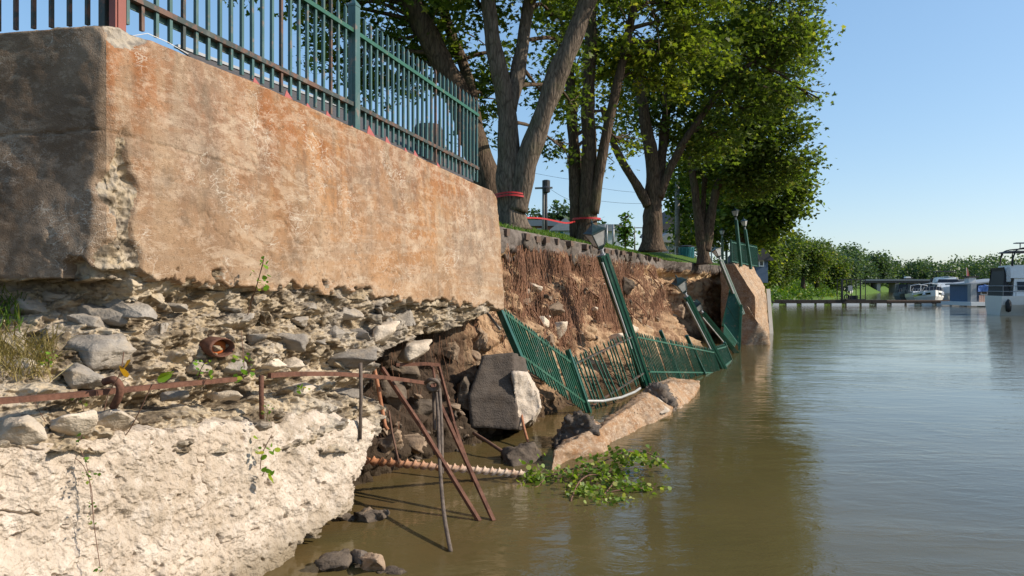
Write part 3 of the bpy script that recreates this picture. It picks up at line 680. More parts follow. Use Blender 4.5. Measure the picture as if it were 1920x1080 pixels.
def rail(parent, a, b, m, w=.035, h=.03): return MB().beam(a, b, w, h).obj('rail', MAT[m], parent)
def quad_fence(root, TL, TR, BL, BR, n, m, ext_t, ext_b, wide=1.0, skip=(), jit=0.0, railm=None, rw=.035):
    TL, TR, BL, BR = map(Vector, (TL, TR, BL, BR))
    rail(root, TL, TR, railm or m, rw); rail(root, BL, BR, railm or m, rw)
    for i in range(n):
        if i in skip: continue
        f = (i + .6) / n; t = TL.lerp(TR, f); b = BL.lerp(BR, f); d = (t - b).normalized()
        j = Vector((r_.uniform(-jit, jit), r_.uniform(-jit, jit), 0))
        picket(b - d * ext_b - j, t + d * ext_t + j, m, root, wide)

def up(p, h): return Vector(p) + Vector((0, 0, h))
# fence on top of the standing wall
fence = thing('iron_fence', PW(560, 200, -.28), 'tall weathered green iron picket fence along the top of the stained wall', 'fence')
tF = -.16
def top_at(u): return P(u, float(interp(u, V_TOP)), Yw(u, 0)) + N * tF
q0, q1, q2 = top_at(252), top_at(690), top_at(916)
for a, b, n in ((q0, q1, 23), (q1, q2, 27)):
    for k in range(n):
        f = (k + .7) / n; p = a.lerp(b, f)
        m = 'fadedgreen' if r_.random() < .8 else 'blackiron'
        dx = D * r_.uniform(-.006, .006); picket(up(p, .10), up(p, 1.24) + dx, m, fence, 1.05)
    dd = (b - a).normalized()
    rail(fence, up(a, .29), up(b, .29), 'blackiron', .05, .04); rail(fence, up(a, 1.02), up(b, 1.02), 'green', .05, .04)
    MB().beam(up(a, .255) + N * -.035, up(b, .255) + N * -.035, .012, .05).obj('rail_plate', MAT['fadedgreen'], fence)
    MB().beam(up(a, .985) + N * -.035, up(b, .985) + N * -.035, .012, .05).obj('rail_plate', MAT['fadedgreen'], fence)
post(fence, up(q1, -.03), up(q1, 1.27), .085, 'fadedgreen')
post(fence, up(q0, -.03), up(q0, 1.2), .055, 'redprimer')
fr2 = thing('iron_fence', P(80, 40, 5.2), 'rusting dark picket fence on the shaded left end of the wall', 'fence')
r0 = Vector(Gd[0, nr]) + Vector((0.0, .22, -.02)); r1 = r0 + Vector((-1, .15, -.01)) * 1.5
post(fr2, r0 + Vector((-.035, .0, 0)), up(r0, 1.2) + Vector((-.035, 0, 0)), .06, 'redprimer'); post(fr2, r0 + Vector((-.135, .02, -.02)), up(r0, 1.2) + Vector((-.135, .02, 0)), .055, 'blackiron')
MB().box((r0.x - .42, r0.y - .06, r0.z - .01), (r0.x - .02, r0.y + .08, r0.z + .03)).obj('base_plate', MAT['blackiron'], fr2)
rail(fr2, up(r0, .40), up(r1, .40), 'blackiron', .05, .04); rail(fr2, up(r0, .94), up(r1, .94), 'blackiron', .05, .04)
for k in range(10):
    p = r0.lerp(r1, (k + 2.0) / 11.5); picket(up(p, .125), up(p, 1.2), 'blackiron', fr2, 1.0)
# red plastic pennants lying along the wall top
for i, (u, sz) in enumerate([(494, .10), (553, .12), (590, .085), (628, .10), (672, .06), (706, .16), (738, .13), (772, .10), (790, .13), (832, .11)]):
    p = top_at(u) + N * .10; sz *= .8; rz = r_.uniform(-.3, .3); t = r_.uniform(-.02, .02)
    V = [p - D * sz * .7, p + D * sz * .8, p + D * (t + .02) + Vector((0, 0, sz)) + N * -.03]
    mb = MB(); mb.add(V + [x + N * -.006 for x in V], [(0, 1, 2), (5, 4, 3), (0, 3, 4, 1), (1, 4, 5, 2), (2, 5, 3, 0)])
    tag(mb.obj('red_pennant', MAT['redflag']), 'red plastic pennant on the wall top, %s from the red corner post' % ['first', 'second', 'third', 'fourth', 'fifth', 'sixth', 'seventh', 'eighth', 'ninth', 'tenth'][i], 'pennant', 'red pennants along the wall top')
wr = top_at(262); tag(MB().tube([wr + N * .05, wr + D * .1 + N * .12 + Vector((0, 0, .045)), wr + D * .25 + N * .14 + Vector((0, 0, .03)), wr + D * .42 + N * .15 + Vector((0, 0, .0))], .0025, 6).obj('loose_wire', MAT['white']), 'thin white loose wire curling off the wall corner by the red posts', 'wire')

# ------------------------------------------------------------------ lamp posts
def lantern_meshes():
    L = {}
    b, t, zb, zt = .085, .155, .09, .36            # half widths of the glass box below and above
    fr = MB()
    for i, j in ((-1, -1), (1, -1), (1, 1), (-1, 1)): fr.beam((i * b, j * b, zb), (i * t, j * t, zt), .022)
    fr.lathe([(.05, .0), (.12, .06), (b * 1.5, .075), (b * 1.5, zb)], 4); L['frame'] = fr.mesh('lantern_frame', MAT['lampcap'])
    pn = MB(); e = .004
    pn.add([(-b, -b - e, zb), (b, -b - e, zb), (t, -t - e, zt), (-t, -t - e, zt), (-b, -b + e, zb), (b, -b + e, zb), (t, -t + e, zt), (-t, -t + e, zt)],
           [(0, 1, 2, 3), (7, 6, 5, 4), (0, 4, 5, 1), (1, 5, 6, 2), (2, 6, 7, 3), (3, 7, 4, 0)]); L['pane'] = pn.mesh('pane', MAT['frosted'])
    L['roof'] = MB().lathe([(t * 1.5, zt), (t * 1.62, zt + .012), (t * 1.62, zt + .035), (t * 1.2, zt + .06), (.05, zt + .15), (.03, zt + .17)], 4).mesh('lantern_roof', MAT['lampcap'])
    L['finial'] = MB().lathe([(.03, 0), (.018, .02), (.03, .045), (.012, .07), (.004, .12)], 8, (0, 0, zt + .17)).mesh('finial', MAT['lampcap'])
    L['neck'] = MB().lathe([(.062, -.13), (.062, -.11), (.045, -.10), (.045, -.03), (.065, -.02), (.065, .0)], 10).mesh('neck', MAT['greysteel'])
    return L
LM = lantern_meshes()
def lamp(base, top, label, yaw=45, w=.165, conduit=True, group=None, ls=(.8, .85)):
    base, top = Vector(base), Vector(top); root = thing('lamp_post', base, label, 'lamp post', group)
    M = frame_to(base, top, Vector((1, 0, 0))) @ Matrix.Rotation(math.radians(yaw), 4, 'Z'); Ln = (top - base).length
    mb = MB(); h = w / 2
    mb.box((-h, -h, 0), (h, h, Ln))
    inst('pole', mb.mesh('pole', MAT['greenlamp']), M, root)
    for sx, sy in ((1, 0), (-1, 0), (0, 1), (0, -1)):
        f = MB(); a = h * .45
        for k in (-1, 1):
            if sx: f.box((min(sx * h, sx * (h + .014)), k * a - .018, .02), (max(sx * h, sx * (h + .014)), k * a + .018, Ln - .02))
            else: f.box((k * a - .018, min(sy * h, sy * (h + .014)), .02), (k * a + .018, max(sy * h, sy * (h + .014)), Ln - .02))
        inst('flute', f.mesh('flute', MAT['greenlamp']), M, root)
    if conduit: inst('conduit', MB().tube([(-h - .03, -h - .03, Ln * .38), (-h - .03, -h - .03, Ln * .97)], .018, 8).mesh('conduit', MAT['conduit']), M, root)
    ML = M @ Matrix.Translation((0, 0, Ln + .13 * ls[1])) @ Matrix.Diagonal((ls[0], ls[0], ls[1], 1))
    lf = inst('lantern_frame', LM['frame'], ML, root)
    for k in range(4): inst('pane', LM['pane'], ML @ Matrix.Rotation(k * math.pi / 2, 4, 'Z'), lf)
    inst('lantern_roof', LM['roof'], ML, root); inst('finial', LM['finial'], ML, root); inst('neck', LM['neck'], ML, root)
    return root
lamp(P(1220, 745, 15.0), P(1130, 478, 14.2), 'nearest leaning green lamp post with large white-paned lantern, standing in the water by the slab', 25, .175, ls=(.95, .95))
lamp(P(1362, 703, 18.6), P(1287, 556, 17.8), 'leaning green lamp post behind the sunken fence, second from the near one', 20, .13)
lamp(P(1392, 676, 23.2), P(1317, 586, 22.0), 'leaning green lamp post lying lowest of the tilted lamps, deep in the gap', 20, .12, ls=(.75, .78))
lamp(P(1393, 590, 26.0), P(1351, 488, 26.4), 'tilted green lamp post at the far wall end holding the hanging fence', 20, .12, ls=(.75, .78))
lamp(P(1389, 500, 30.2), P(1380, 412, 30.2), 'tall upright green lamp post on the far wall, nearer of the two tallest', 45, .095, False, 'upright lamp posts beyond the gap', (.68, .72))
lamp(P(1408, 505, 33.0), P(1397, 430, 33.0), 'upright green lamp post on the far wall, rightmost of the upright lamps', 45, .095, False, 'upright lamp posts beyond the gap', (.68, .72))
lamp(P(1355, 500, 40), P(1354, 445, 40), 'distant upright lamp post left of the far fence, the leftmost upright one', 45, .095, False, 'upright lamp posts beyond the gap', (.68, .72))
lamp(P(1363, 500, 43), P(1361, 452, 43), 'distant small upright lamp post just right of the leftmost upright lamp', 45, .095, False, 'upright lamp posts beyond the gap', (.68, .72))

# ------------------------------------------------------------------ fallen fence
GRP = 'collapsed fence sections in the water'
f1_ = thing('fallen_fence', P(1020, 700, 11.5), 'slumped green fence section hanging from the broken wall end down to the water', 'fence', GRP)
quad_fence(f1_, P(940, 582, 10.9), P(1072, 681, 11.9), P(972, 662, 10.95), P(1096, 754, 11.95), 25, 'green', .10, .22, .95, (17,), .012)
post(f1_, P(984, 692, 11.0), P(930, 566, 10.8), .085, 'greenlamp', False); post(f1_, P(1106, 778, 12.0), P(1064, 656, 11.9), .075, 'greenlamp', False)
f2_ = thing('fallen_fence', P(1150, 740, 13), 'twisted green fence section between the slumped panel and the nearest leaning lamp', 'fence', GRP)
quad_fence(f2_, P(1074, 684, 12.1), P(1184, 632, 14.2), P(1104, 764, 12.1), P(1206, 700, 14.6), 20, 'green', .14, .16, 1.0, (5, 9, 14), .035, 'blackiron')
MB().tube([P(1100, 752, 12.0), P(1130, 752, 12.2), P(1165, 745, 12.8), P(1190, 735, 13.3), P(1200, 728, 13.6)], .022, 8).obj('loose_tube', MAT['conduit'], f2_)
f3_ = thing('fallen_fence', P(1270, 700, 16), 'long sunken green fence section of dense pickets right of the nearest lamp', 'fence', GRP)
quad_fence(f3_, P(1194, 632, 14.8), P(1338, 661, 18.0), P(1217, 697, 14.9), P(1352, 699, 18.2), 58, 'green', .12, .30, .8, (11, 33, 40), .012, None, .04)
post(f3_, P(1280, 722, 16.2), P(1238, 620, 15.9), .07, 'greenlamp', False); post(f3_, P(1326, 712, 17.3), P(1287, 629, 17.0), .07, 'greenlamp', False)
f4_ = thing('fallen_fence', P(1362, 680, 19.5), 'short sunken fence section beside the second leaning lamp', 'fence', GRP)
quad_fence(f4_, P(1342, 655, 18.4), P(1361, 650, 20.5), P(1356, 688, 18.6), P(1371, 676, 20.6), 16, 'green', .10, .20, .8)
post(f4_, P(1374, 682, 20.7), P(1358, 642, 20.5), .07, 'greenlamp', False)
f5_ = thing('fallen_fence', P(1375, 640, 25), 'steep hanging fence section below the tilted lamp at the far wall', 'fence', GRP)
quad_fence(f5_, P(1370, 540, 26.5), P(1388, 578, 25.2), P(1357, 606, 25.2), P(1384, 644, 24.4), 22, 'green', .12, .10, 1.0)
rail(f5_, P(1364, 573, 25.8), P(1386, 611, 24.8), 'green'); post(f5_, P(1386, 658, 24.3), P(1390, 572, 25.2), .08, 'greenlamp', False); post(f5_, P(1355, 612, 25.3), P(1372, 532, 26.6), .07, 'greenlamp', False)
f6_ = thing('fallen_fence', P(1370, 640, 24), 'small flattened fence section lying between the hanging fence and the lowest lamp', 'fence', GRP)
quad_fence(f6_, P(1357, 608, 24.6), P(1382, 642, 24.0), P(1356, 628, 23.8), P(1376, 653, 23.4), 14, 'green', .03, .03, .9)
# fence still standing on the far wall
f7_ = thing('iron_fence', P(1395, 498, 32), 'upright green picket fence on top of the far wall beside the lamps', 'fence')
quad_fence(f7_, P(1370, 454, 29.8), P(1419, 464, 36.5), P(1372, 490, 29.8), P(1420, 499, 36.5), 52, 'green', .10, .04, 1.1)
for u, v, Y in ((1371, 492, 29.8), (1388, 495, 31.8), (1404, 498, 34), (1420, 501, 36.5)): post(f7_, P(u, v, Y), P(u - 1, v - 50 * 30 / Y * .86, Y), .08, 'greenlamp', False)

# ------------------------------------------------------------------ fallen concrete in the water
def slab(label, front, back_, m, seed, amp=.035, res=.04, mt='slab'):
    return tag(face_block('concrete_slab', (front, back_), MAT[mt], None, res, amp, seed, .6), label, 'slab')
slab('orange-stained fallen concrete slab lying in the water by the leafy branch',
     [P(1034, 884, 8.15), P(1040, 846, 8.5), P(1120, 800, 9.5), P(1142, 846, 9.2), P(1130, 900, 9.2), P(1040, 910, 8.1)], [P(1040, 868, 9.0), P(1058, 826, 9.3), P(1112, 784, 10.2), P(1150, 806, 10.2), P(1140, 880, 10.0), P(1060, 885, 9.2)], 0, 21)
slab('long fallen concrete slab with bright broken edge, middle one of the sunken row',
     [P(1120, 852, 9.1), P(1124, 804, 9.6), P(1172, 770, 10.6), P(1214, 744, 11.7), P(1256, 770, 11.8), P(1258, 794, 11.6), P(1130, 885, 9.0)], [P(1132, 830, 10.2), P(1136, 786, 10.4), P(1176, 756, 11.4), P(1216, 730, 12.5), P(1260, 756, 12.6), P(1258, 785, 12.5), P(1140, 850, 10.2)], 0, 27)
slab('farthest fallen slab of the sunken row, pointing out from the nearest lamp post',
     [P(1238, 736, 12.4), P(1246, 722, 12.8), P(1266, 714, 13.6), P(1312, 722, 14.6), P(1282, 770, 12.4), P(1284, 800, 12.3), P(1225, 790, 12.2)], [P(1212, 728, 13.6), P(1228, 718, 13.9), P(1256, 708, 14.8), P(1312, 714, 15.6), P(1300, 750, 14.5), P(1300, 770, 14.4), P(1220, 770, 13.6)], 0, 33)
tag(face_block('concrete_slab', ([P(1205, 752, 11.9), P(1232, 743, 12.1), P(1256, 772, 11.6), P(1240, 776, 11.5)], [P(1210, 746, 12.4), P(1236, 740, 12.6), P(1262, 762, 12.2), P(1246, 770, 12.1)]), MAT['cream'], None, .05, .02, 4), 'thin pale concrete shard between the middle and farthest sunken slabs', 'slab')
for i, (pts, Y, lb) in enumerate([([(1035, 835), (1062, 785), (1080, 772), (1105, 786), (1122, 815), (1085, 832), (1050, 858)], 9.3, 'dark broken asphalt heap with a pointed top behind the orange slab'),
                                  ([(1208, 738), (1226, 726), (1242, 730), (1262, 758), (1262, 778), (1250, 772), (1226, 748)], 12.1, 'dark asphalt layer wedged behind the farthest sunken slab')]):
    tag(face_block('asphalt_chunk', ([P(u, v, Y) for u, v in pts], [P(u + 6, v - 3, Y + .7) for u, v in pts]), MAT['asphalt'], None, .04, .08, 50 + i, 1.0), lb, 'asphalt')
tag(face_block('rock', ([P(940, 872, 8.5), P(950, 852, 8.5), P(1000, 834, 8.8), P(1014, 848, 8.8), P(1010, 862, 8.7), P(970, 890, 8.3)], [P(945, 870, 9.1), P(955, 848, 9.2), P(1002, 832, 9.4), P(1016, 848, 9.4), P(1012, 870, 9.3), P(975, 888, 9.1)]), MAT['mudrock'], None, .04, .06, 61, .8), 'dark muddy rock at the end of the twisted rusty rod', 'rock')
# big block hanging under the wall end
blk = thing('concrete_block', P(950, 805, 9.8), 'large concrete block with bright broken side under the hanging fence', 'block')
face_block('block_body', ([P(884, 800, 9.6), P(878, 745, 9.6), P(905, 668, 9.8), P(962, 660, 9.9), P(968, 740, 9.8), P(972, 806, 9.7)], [P(905, 800, 11.0), P(900, 745, 11.0), P(925, 668, 11.0), P(985, 672, 11.0), P(1000, 740, 11.0), P(990, 806, 11.0)]), MAT['shadedmudconcrete'], blk, .06, .03, 71)
face_block('broken_side', ([P(962, 700, 9.78), P(985, 698, 9.9), P(1008, 735, 10.0), P(1016, 765, 10.0), P(1000, 790, 9.9), P(968, 805, 9.75)], [P(975, 700, 10.8), P(990, 698, 10.8), P(1010, 735, 10.8), P(1018, 765, 10.8), P(1003, 790, 10.8), P(978, 803, 10.8)]), MAT['foot'], blk, .035, .07, 77)

# ------------------------------------------------------------------ stones of the bank, loose rocks
brs = [rock_mesh('stone', MAT['brownrock'], 90 + i, sub=3, cuts=10, rough=.16, flat=.45) for i in range(5)]; mrs = [rock_mesh('stone', MAT['mudrock'], 110 + i, sub=3, cuts=10, rough=.18, flat=.45) for i in range(5)]
ars = [rock_mesh('asphalt_chunk', MAT['asphalt'], 130 + i, sub=3, cuts=10, rough=.12, flat=.5) for i in range(5)]
pool = {'b': brs, 'm': mrs, 'a': ars, 'c': [c[1] for c in creams]}
def bank_stone(u, v, w, h, kind, tilt=0, Y=None, name='stone'):
    if Y is None:
        Y = Yw(u, -.2)
        for _ in range(6):
            z = EYE + (540 - v) / F * Y; s = (Y - 4.6) / CA; zc = min(max(z, -.3), 2.98); q = bankP(min(max(s, 1.05), 28.9), zc)
            t = (q - C0).dot(N); Y = Yw(u, t)
    sc = Y / F; me = r_.choice(pool[kind])
    return inst(name, me, Matrix.Translation(P(u, v, Y)) @ rotm(0, math.radians(tilt), math.radians(-20 + r_.uniform(-20, 20))) @ Matrix.Diagonal((w * sc / 2 * 1.1, (w + h) * sc / 4, h * sc / 2 * 1.1, 1)), bank)
for a in [(875, 672, 56, 44, 'b', 5), (845, 660, 40, 36, 'b', 0), (890, 640, 60, 44, 'b', -10), (770, 705, 60, 60, 'm', 0), (745, 750, 60, 80, 'm', 0), (790, 770, 60, 50, 'm', 0), (850, 790, 70, 50, 'b', 0), (770, 835, 60, 40, 'b', 0), (830, 845, 60, 34, 'm', 0), (730, 830, 50, 46, 'b', 0), (720, 790, 40, 50, 'm', 0),
          (690 + 120, 720, 50, 40, 'm', 8), (865, 735, 46, 60, 'm', 0), (1032, 572, 40, 46, 'b', -25), (1012, 612, 34, 36, 'c', 0), (1045, 618, 34, 34, 'c', 10), (1025, 645, 30, 36, 'b', 0), (1160, 640, 40, 30, 'c', 0), (1130, 650, 36, 28, 'b', 0), (1180, 622, 30, 30, 'c', 20), (1205, 615, 40, 22, 'b', 15), (1320, 590, 30, 16, 'b', 20), (1345, 620, 26, 18, 'c', 0), (1330, 632, 24, 16, 'b', 0), (1312, 540, 30, 34, 'b', 0), (1240, 600, 26, 22, 'b', 5), (1268, 620, 30, 20, 'c', 0),
          (1000, 540, 30, 20, 'c', 30), (1205, 575, 20, 30, 'm', 0), (1175, 540, 24, 40, 'm', 0), (980, 560, 30, 26, 'b', 0), (1070, 590, 26, 30, 'm', 0), (1235, 560, 24, 22, 'm', 0), (1275, 585, 22, 26, 'b', 0)]:
    bank_stone(*a)
for i in range(70):
    u = r_.uniform(960, 1340); v = r_.uniform(530, 690)
    bank_stone(u, v, r_.uniform(6, 16), r_.uniform(6, 13), r_.choice('bbcm'))
for i in range(40):
    bank_stone(r_.uniform(720, 930), r_.uniform(690, 870), r_.uniform(10, 30), r_.uniform(8, 22), r_.choice('mmb'))
# broken asphalt edge and pavers, coloured dark for shadowed gaps, along the bank top
s = 6.9
while s < 19.5:
    wv = r_.uniform(.16, .50); tv = float(np.interp(s + wv, SK, TE)); h0, h1 = 2.975 + r_.uniform(-.07, .01), 2.64 + r_.uniform(-.20, .12); o = r_.uniform(-.07, .03); g_ = r_.uniform(.0, .03)
    front = [W(s + g_, tv - .3, h0), W(s + 2 * wv - g_, tv - .3, h0 - r_.uniform(0, .02)), W(s + wv * r_.uniform(1.7, 1.98), tv - .3, h1), W(s + wv * r_.uniform(.6, 1.4), tv - .3, h1 - r_.uniform(0, .12)), W(s + wv * r_.uniform(.02, .3), tv - .3, h1 + .02)]
    backp = [p + N * (.36 + o + r_.uniform(-.04, .04) * 1) for p in front]
    face_block('asphalt_chunk', (front, backp), MAT['asphalt'], bank, .07, .05, 300 + int(s * 31), .7); s += 2 * wv
pvm = MB().box((-.11, -.09, -.055), (.11, .09, .055)).mesh('shade_paver', MAT['shade_paver'])
for i in range(24):
    s = 7.0 + i * .62 + r_.uniform(-.2, .2)
    if r_.random() < .2: continue
    p = W(s, float(np.interp(s, SK, TE)) + .02 + r_.uniform(-.05, .05), 2.915 + r_.uniform(-.025, .02))
    inst('shade_paver', pvm, Matrix.Translation(p) @ rotm(r_.uniform(-.12, .12), r_.uniform(-.1, .1), math.radians(-21) + r_.uniform(-.25, .25)), bank)
# ledge stones on the footing
for u, v, w, h, t, lb in ((28, 808, 76, 58, 4, 'rounded cream stone on the footing ledge at the left picture edge'), (112, 794, 84, 40, -8, 'flat pale stone on the footing ledge under the rusty bar'), (198, 786, 88, 44, -6, 'blocky cream stone under the rusty hook on the footing ledge')):
    o = set_stone(u, v, w, h, t, True, .09, None, None, 1.0, 'loose_stone'); tag(o, lb, 'stone')
def cluster(label, parts, mk='mudrock'):
    root = thing('rock_pile', P(*parts[0][:2], parts[0][4]), label, 'rocks')
    for u, v, w, h, Y, k in parts:
        sc = Y / F; inst('rock', r_.choice(pool[k]), Matrix.Translation(P(u, v, Y)) @ rotm(0, r_.uniform(-.3, .3), r_.uniform(-1, 1)) @ Matrix.Diagonal((w * sc / 2, w * sc / 2, h * sc / 2, 1)), root)
cluster('small pile of dark wet rocks in the water beside the footing', [(690, 970, 60, 40, 6.5, 'm'), (712, 972, 44, 36, 6.5, 'm'), (686, 955, 28, 22, 6.5, 'b'), (660, 976, 40, 22, 6.5, 'm'), (645, 972, 30, 28, 6.45, 'm'), (725, 965, 24, 22, 6.6, 'm')])
cluster('brown and dark rocks breaking the water at the bottom edge', [(640, 1062, 84, 62, 5.35, 'm'), (698, 1066, 70, 52, 5.3, 'b'), (670, 1042, 40, 24, 5.4, 'a'), (600, 1066, 30, 22, 5.4, 'm'), (735, 1076, 60, 26, 5.25, 'm')])

# ------------------------------------------------------------------ rusty iron
def bar(name, pts, w, m, label, h=None, cat='bar'):
    mb = MB()
    for a, b in zip(pts, pts[1:]): mb.beam(a, b, w, h or w)
    return tag(mb.obj(name, MAT[m]), label, cat)
def rod(name, pts, r, m, label, k=8, cat='rod'): return tag(MB().tube(pts, r, k).obj(name, MAT[m], None, True), label, cat)
def smooth(pts, n=6):
    pts = [Vector(p) for p in pts]; o = []
    for i in range(len(pts) - 1):
        p0, p1, p2, p3 = pts[max(i - 1, 0)], pts[i], pts[i + 1], pts[min(i + 2, len(pts) - 1)]
        for k in range(n):
            t = k / n; o.append(.5 * ((2 * p1) + (p2 - p0) * t + (2 * p0 - 5 * p1 + 4 * p2 - p3) * t * t + (3 * p1 - p0 - 3 * p2 + p3) * t ** 3))
    return o + [pts[-1]]
bt = .36
bar('iron_bar', smooth([PW(-60, 756, bt), PW(120, 742, bt), PW(300, 724, bt), PW(440, 711, bt - .03)], 4), .045, 'rust', 'long rusty flat bar along the left ledge above the footing', .03)
bar('iron_bar', smooth([PW(505, 704, bt), PW(560, 701, bt + .02), PW(650, 702, bt + .02), PW(740, 710, bt + .04), PW(808, 720, bt + .05)], 4), .035, 'rust', 'bowed rusty bar ending at the knotted cable', .035)
bar('iron_frame_leg', [PW(806, 716, bt + .05), P(926, 978, 6.42)], .032, 'rust', 'long rusty leg slanting from the knot into the water')
bar('iron_frame_leg', [P(716, 690, 7.25), P(790, 800, 7.0), P(899, 978, 6.42)], .034, 'rust', 'rusty slanting leg crossing behind the knot into the water')
bar('iron_frame_leg', [P(822, 684, 8.2), P(850, 790, 8.1), P(889, 905, 7.7)], .028, 'rust', 'thin rusty leg behind, ending in the water above the others')
bar('iron_bar', [P(742, 684, 7.9), P(800, 682, 8.1), P(824, 684, 8.2)], .034, 'rust', 'short horizontal rusty bar above the slanting legs')
rod('iron_rod', [P(806, 686, 7.9), P(812, 690, 7.9), P(815, 715, 7.8), P(818, 765, 7.7)], .014, 'rust', 'thin bent rod dropping from the short horizontal bar')
rod('iron_rod', [PW(676, 680, .40), PW(677, 740, .42), PW(675, 824, .44)], .016, 'darkiron', 'short straight rod hanging against the footing near its right end')
rod('iron_rod', [PW(490, 704, .40), PW(490, 745, .40), PW(491, 786, .42)], .018, 'rust', 'short rusty rod standing on the footing below the bar gap')
rod('iron_rod', [P(698, 672, 7.2), P(708, 720, 7.15), P(722, 798, 7.0), P(727, 806, 7.0)], .018, 'brightrust', 'rusty rod leaning at the right end of the footing')
rod('iron_rod', [P(729, 770, 7.3), P(735, 810, 7.2), P(748, 868, 7.0)], .010, 'twig', 'thin pale rod below the leaning rusty rod')
for k, (pts, lb) in enumerate([([(818, 728, 7.45), (822, 790, 7.2), (824, 860, 6.8), (832, 960, 6.1), (845, 1034, 5.66)], 'long dark hanging cable end reaching the water in front'), ([(812, 726, 7.45), (814, 770, 7.4), (815, 806, 7.35)], 'short dark cable end hanging from the knot'), ([(824, 728, 7.44), (828, 800, 7.2), (829, 888, 6.9)], 'middle dark cable end beside the long one')]):
    rod('cable', smooth([P(*p) for p in pts]), .017, 'darkiron', lb, 8, 'cable')
kn = [P(798, 718, 7.4), P(806, 712, 7.3), P(818, 714, 7.3), P(822, 724, 7.34), P(812, 732, 7.36), P(802, 726, 7.34), P(808, 716, 7.36), P(822, 718, 7.44), P(818, 734, 7.42)]
rod('cable_knot', smooth(kn), .020, 'darkiron', 'grey cable knot tied round the bar end', 8, 'knot')
rod('iron_rod', smooth([P(968, 690, 10.5), P(972, 730, 10.2), P(980, 790, 9.8), P(991, 832, 9.3)]), .017, 'brightrust', 'thin rusty rod dropping from the slumped fence post to the dark rock')
bar('rusty_stub', [P(972, 672, 10.95), P(982, 700, 10.8), P(984, 716, 10.75)], .05, 'brightrust', 'rusty broken stub under the slumped fence post', .02)
rod('wood_stick', smooth([P(888, 812, 9.3), P(920, 832, 8.9), P(950, 852, 8.7)]), .022, 'twig', 'dark stick sloping into the water by the muddy rock', 6, 'stick')
bar('wood_stake', [P(912, 585, 10.9), P(938, 618, 10.8)], .03, 'greywood', 'small wooden stick wedged under the wall end')
# twisted screw rod
a, b = P(676, 862, 7.15), P(992, 889, 7.95); d = (b - a).normalized(); x = d.cross(Vector((0, 0, 1))).normalized(); y = x.cross(d); Ls = (b - a).length
n_, k_ = 230, 8; V = []; 
for i in range(n_):
    f = i / (n_ - 1)
    for jx in range(k_):
        an = 2 * math.pi * jx / k_ + f * Ls / .085 * 2 * math.pi / 2; rr = .026 + (.022 if jx % 4 == 0 else 0)
        V.append(a + d * (f * Ls) + x * (rr * math.cos(an)) + y * (rr * math.sin(an)))
Fq = [(i * k_ + jx, i * k_ + (jx + 1) % k_, (i + 1) * k_ + (jx + 1) % k_, (i + 1) * k_ + jx) for i in range(n_ - 1) for jx in range(k_)]
tag(mobj('twisted_rod', V, Fq, MAT['palerod']), 'twisted rusty rod lying just above the water from footing to rock', 'rod')
# hook and pipe stub in the rubble
hk = [PW(196, 716, .36), PW(212, 712, .42), PW(224, 722, .46), PW(224, 740, .46), PW(212, 764, .40)]
rod('iron_hook', smooth(hk), .022, 'rust', 'thick rusty hook curling over the bar above the ledge stones', 8, 'hook')
pp = rubP(386, 648, .13); pipe = thing('pipe_stub', pp, 'broken rusty pipe mouth with bright orange inside, set in the rubble', 'pipe')
M = frame_to(pp - N * .12, pp + N * .10 + Vector((.02, -.08, -.01)), Vector((0, 0, 1)))
inst('pipe_wall', MB().lathe([(.085, -.05), (.088, .17), (.078, .20), (.070, .17), (.068, .06)], 20).mesh('pipe_wall', MAT['rust'], True), M @ Matrix.Diagonal((.8, 1.15, 1, 1)), pipe)
inst('pipe_inside', MB().lathe([(.066, .08), (.066, .12), (.05, .13)], 20).mesh('pipe_inside', MAT['orange'], True), M @ Matrix.Diagonal((.8, 1.15, 1, 1)), pipe)
# ------------------------------------------------------------------ trees
MAPLE = np.array([(0, -.05), (.10, .02), (.34, -.10), (.30, .10), (.50, .22), (.30, .34), (.22, .30), (.16, .62), (0, .85), (-.16, .62), (-.22, .30), (-.30, .34), (-.50, .22), (-.30, .10), (-.34, -.10), (-.10, .02)])
MAPLE5 = np.array([(0, -.05), (.36, -.08), (.26, .12), (.50, .26), (.18, .34), (0, .85), (-.18, .34), (-.50, .26), (-.26, .12), (-.36, -.08)])
OVAL = np.array([(0, 0), (.26, .18), (.32, .48), (.0, 1.0), (-.32, .48), (-.26, .18)])
ROUND = np.array([(0, 0), (.32, .08), (.46, .38), (.28, .74), (0, .92), (-.28, .74), (-.46, .38), (-.32, .08)])
DIAM = np.array([(0, 0), (.42, .45), (0, 1.0), (-.42, .45)])
def leaf_mesh(name, centers, size, shape, m, rng, upw=.8, tint=None, spread=.35):
    n = len(centers); k = len(shape)
    nrm = rng.normal(size=(n, 3)); nrm[:, 2] = np.abs(nrm[:, 2]) * .6 + upw; nrm /= np.linalg.norm(nrm, axis=1)[:, None]
    t = rng.normal(size=(n, 3)); t[:, 2] -= .6; t -= (t * nrm).sum(1)[:, None] * nrm; t /= np.linalg.norm(t, axis=1)[:, None]
    b = np.cross(nrm, t); sz = size * rng.uniform(1 - spread, 1 + spread, n)
    off = np.abs(shape[:, 0])[None, :, None] * nrm[:, None, :] * -.25
    V = centers[:, None, :] + (shape[None, :, 0, None] * b[:, None, :] + shape[None, :, 1, None] * t[:, None, :] + off) * sz[:, None, None]
    me = raw_mesh(name, V.reshape(-1, 3), np.arange(n * k).reshape(n, k), m)
    at = me.attributes.new('tint', 'FLOAT', 'POINT'); tv = rng.random(n) if tint is None else np.clip(tint + rng.normal(size=n) * .24, 0, 1)
    at.data.foreach_set('value', np.repeat(tv, k).astype(np.float32))
    return me
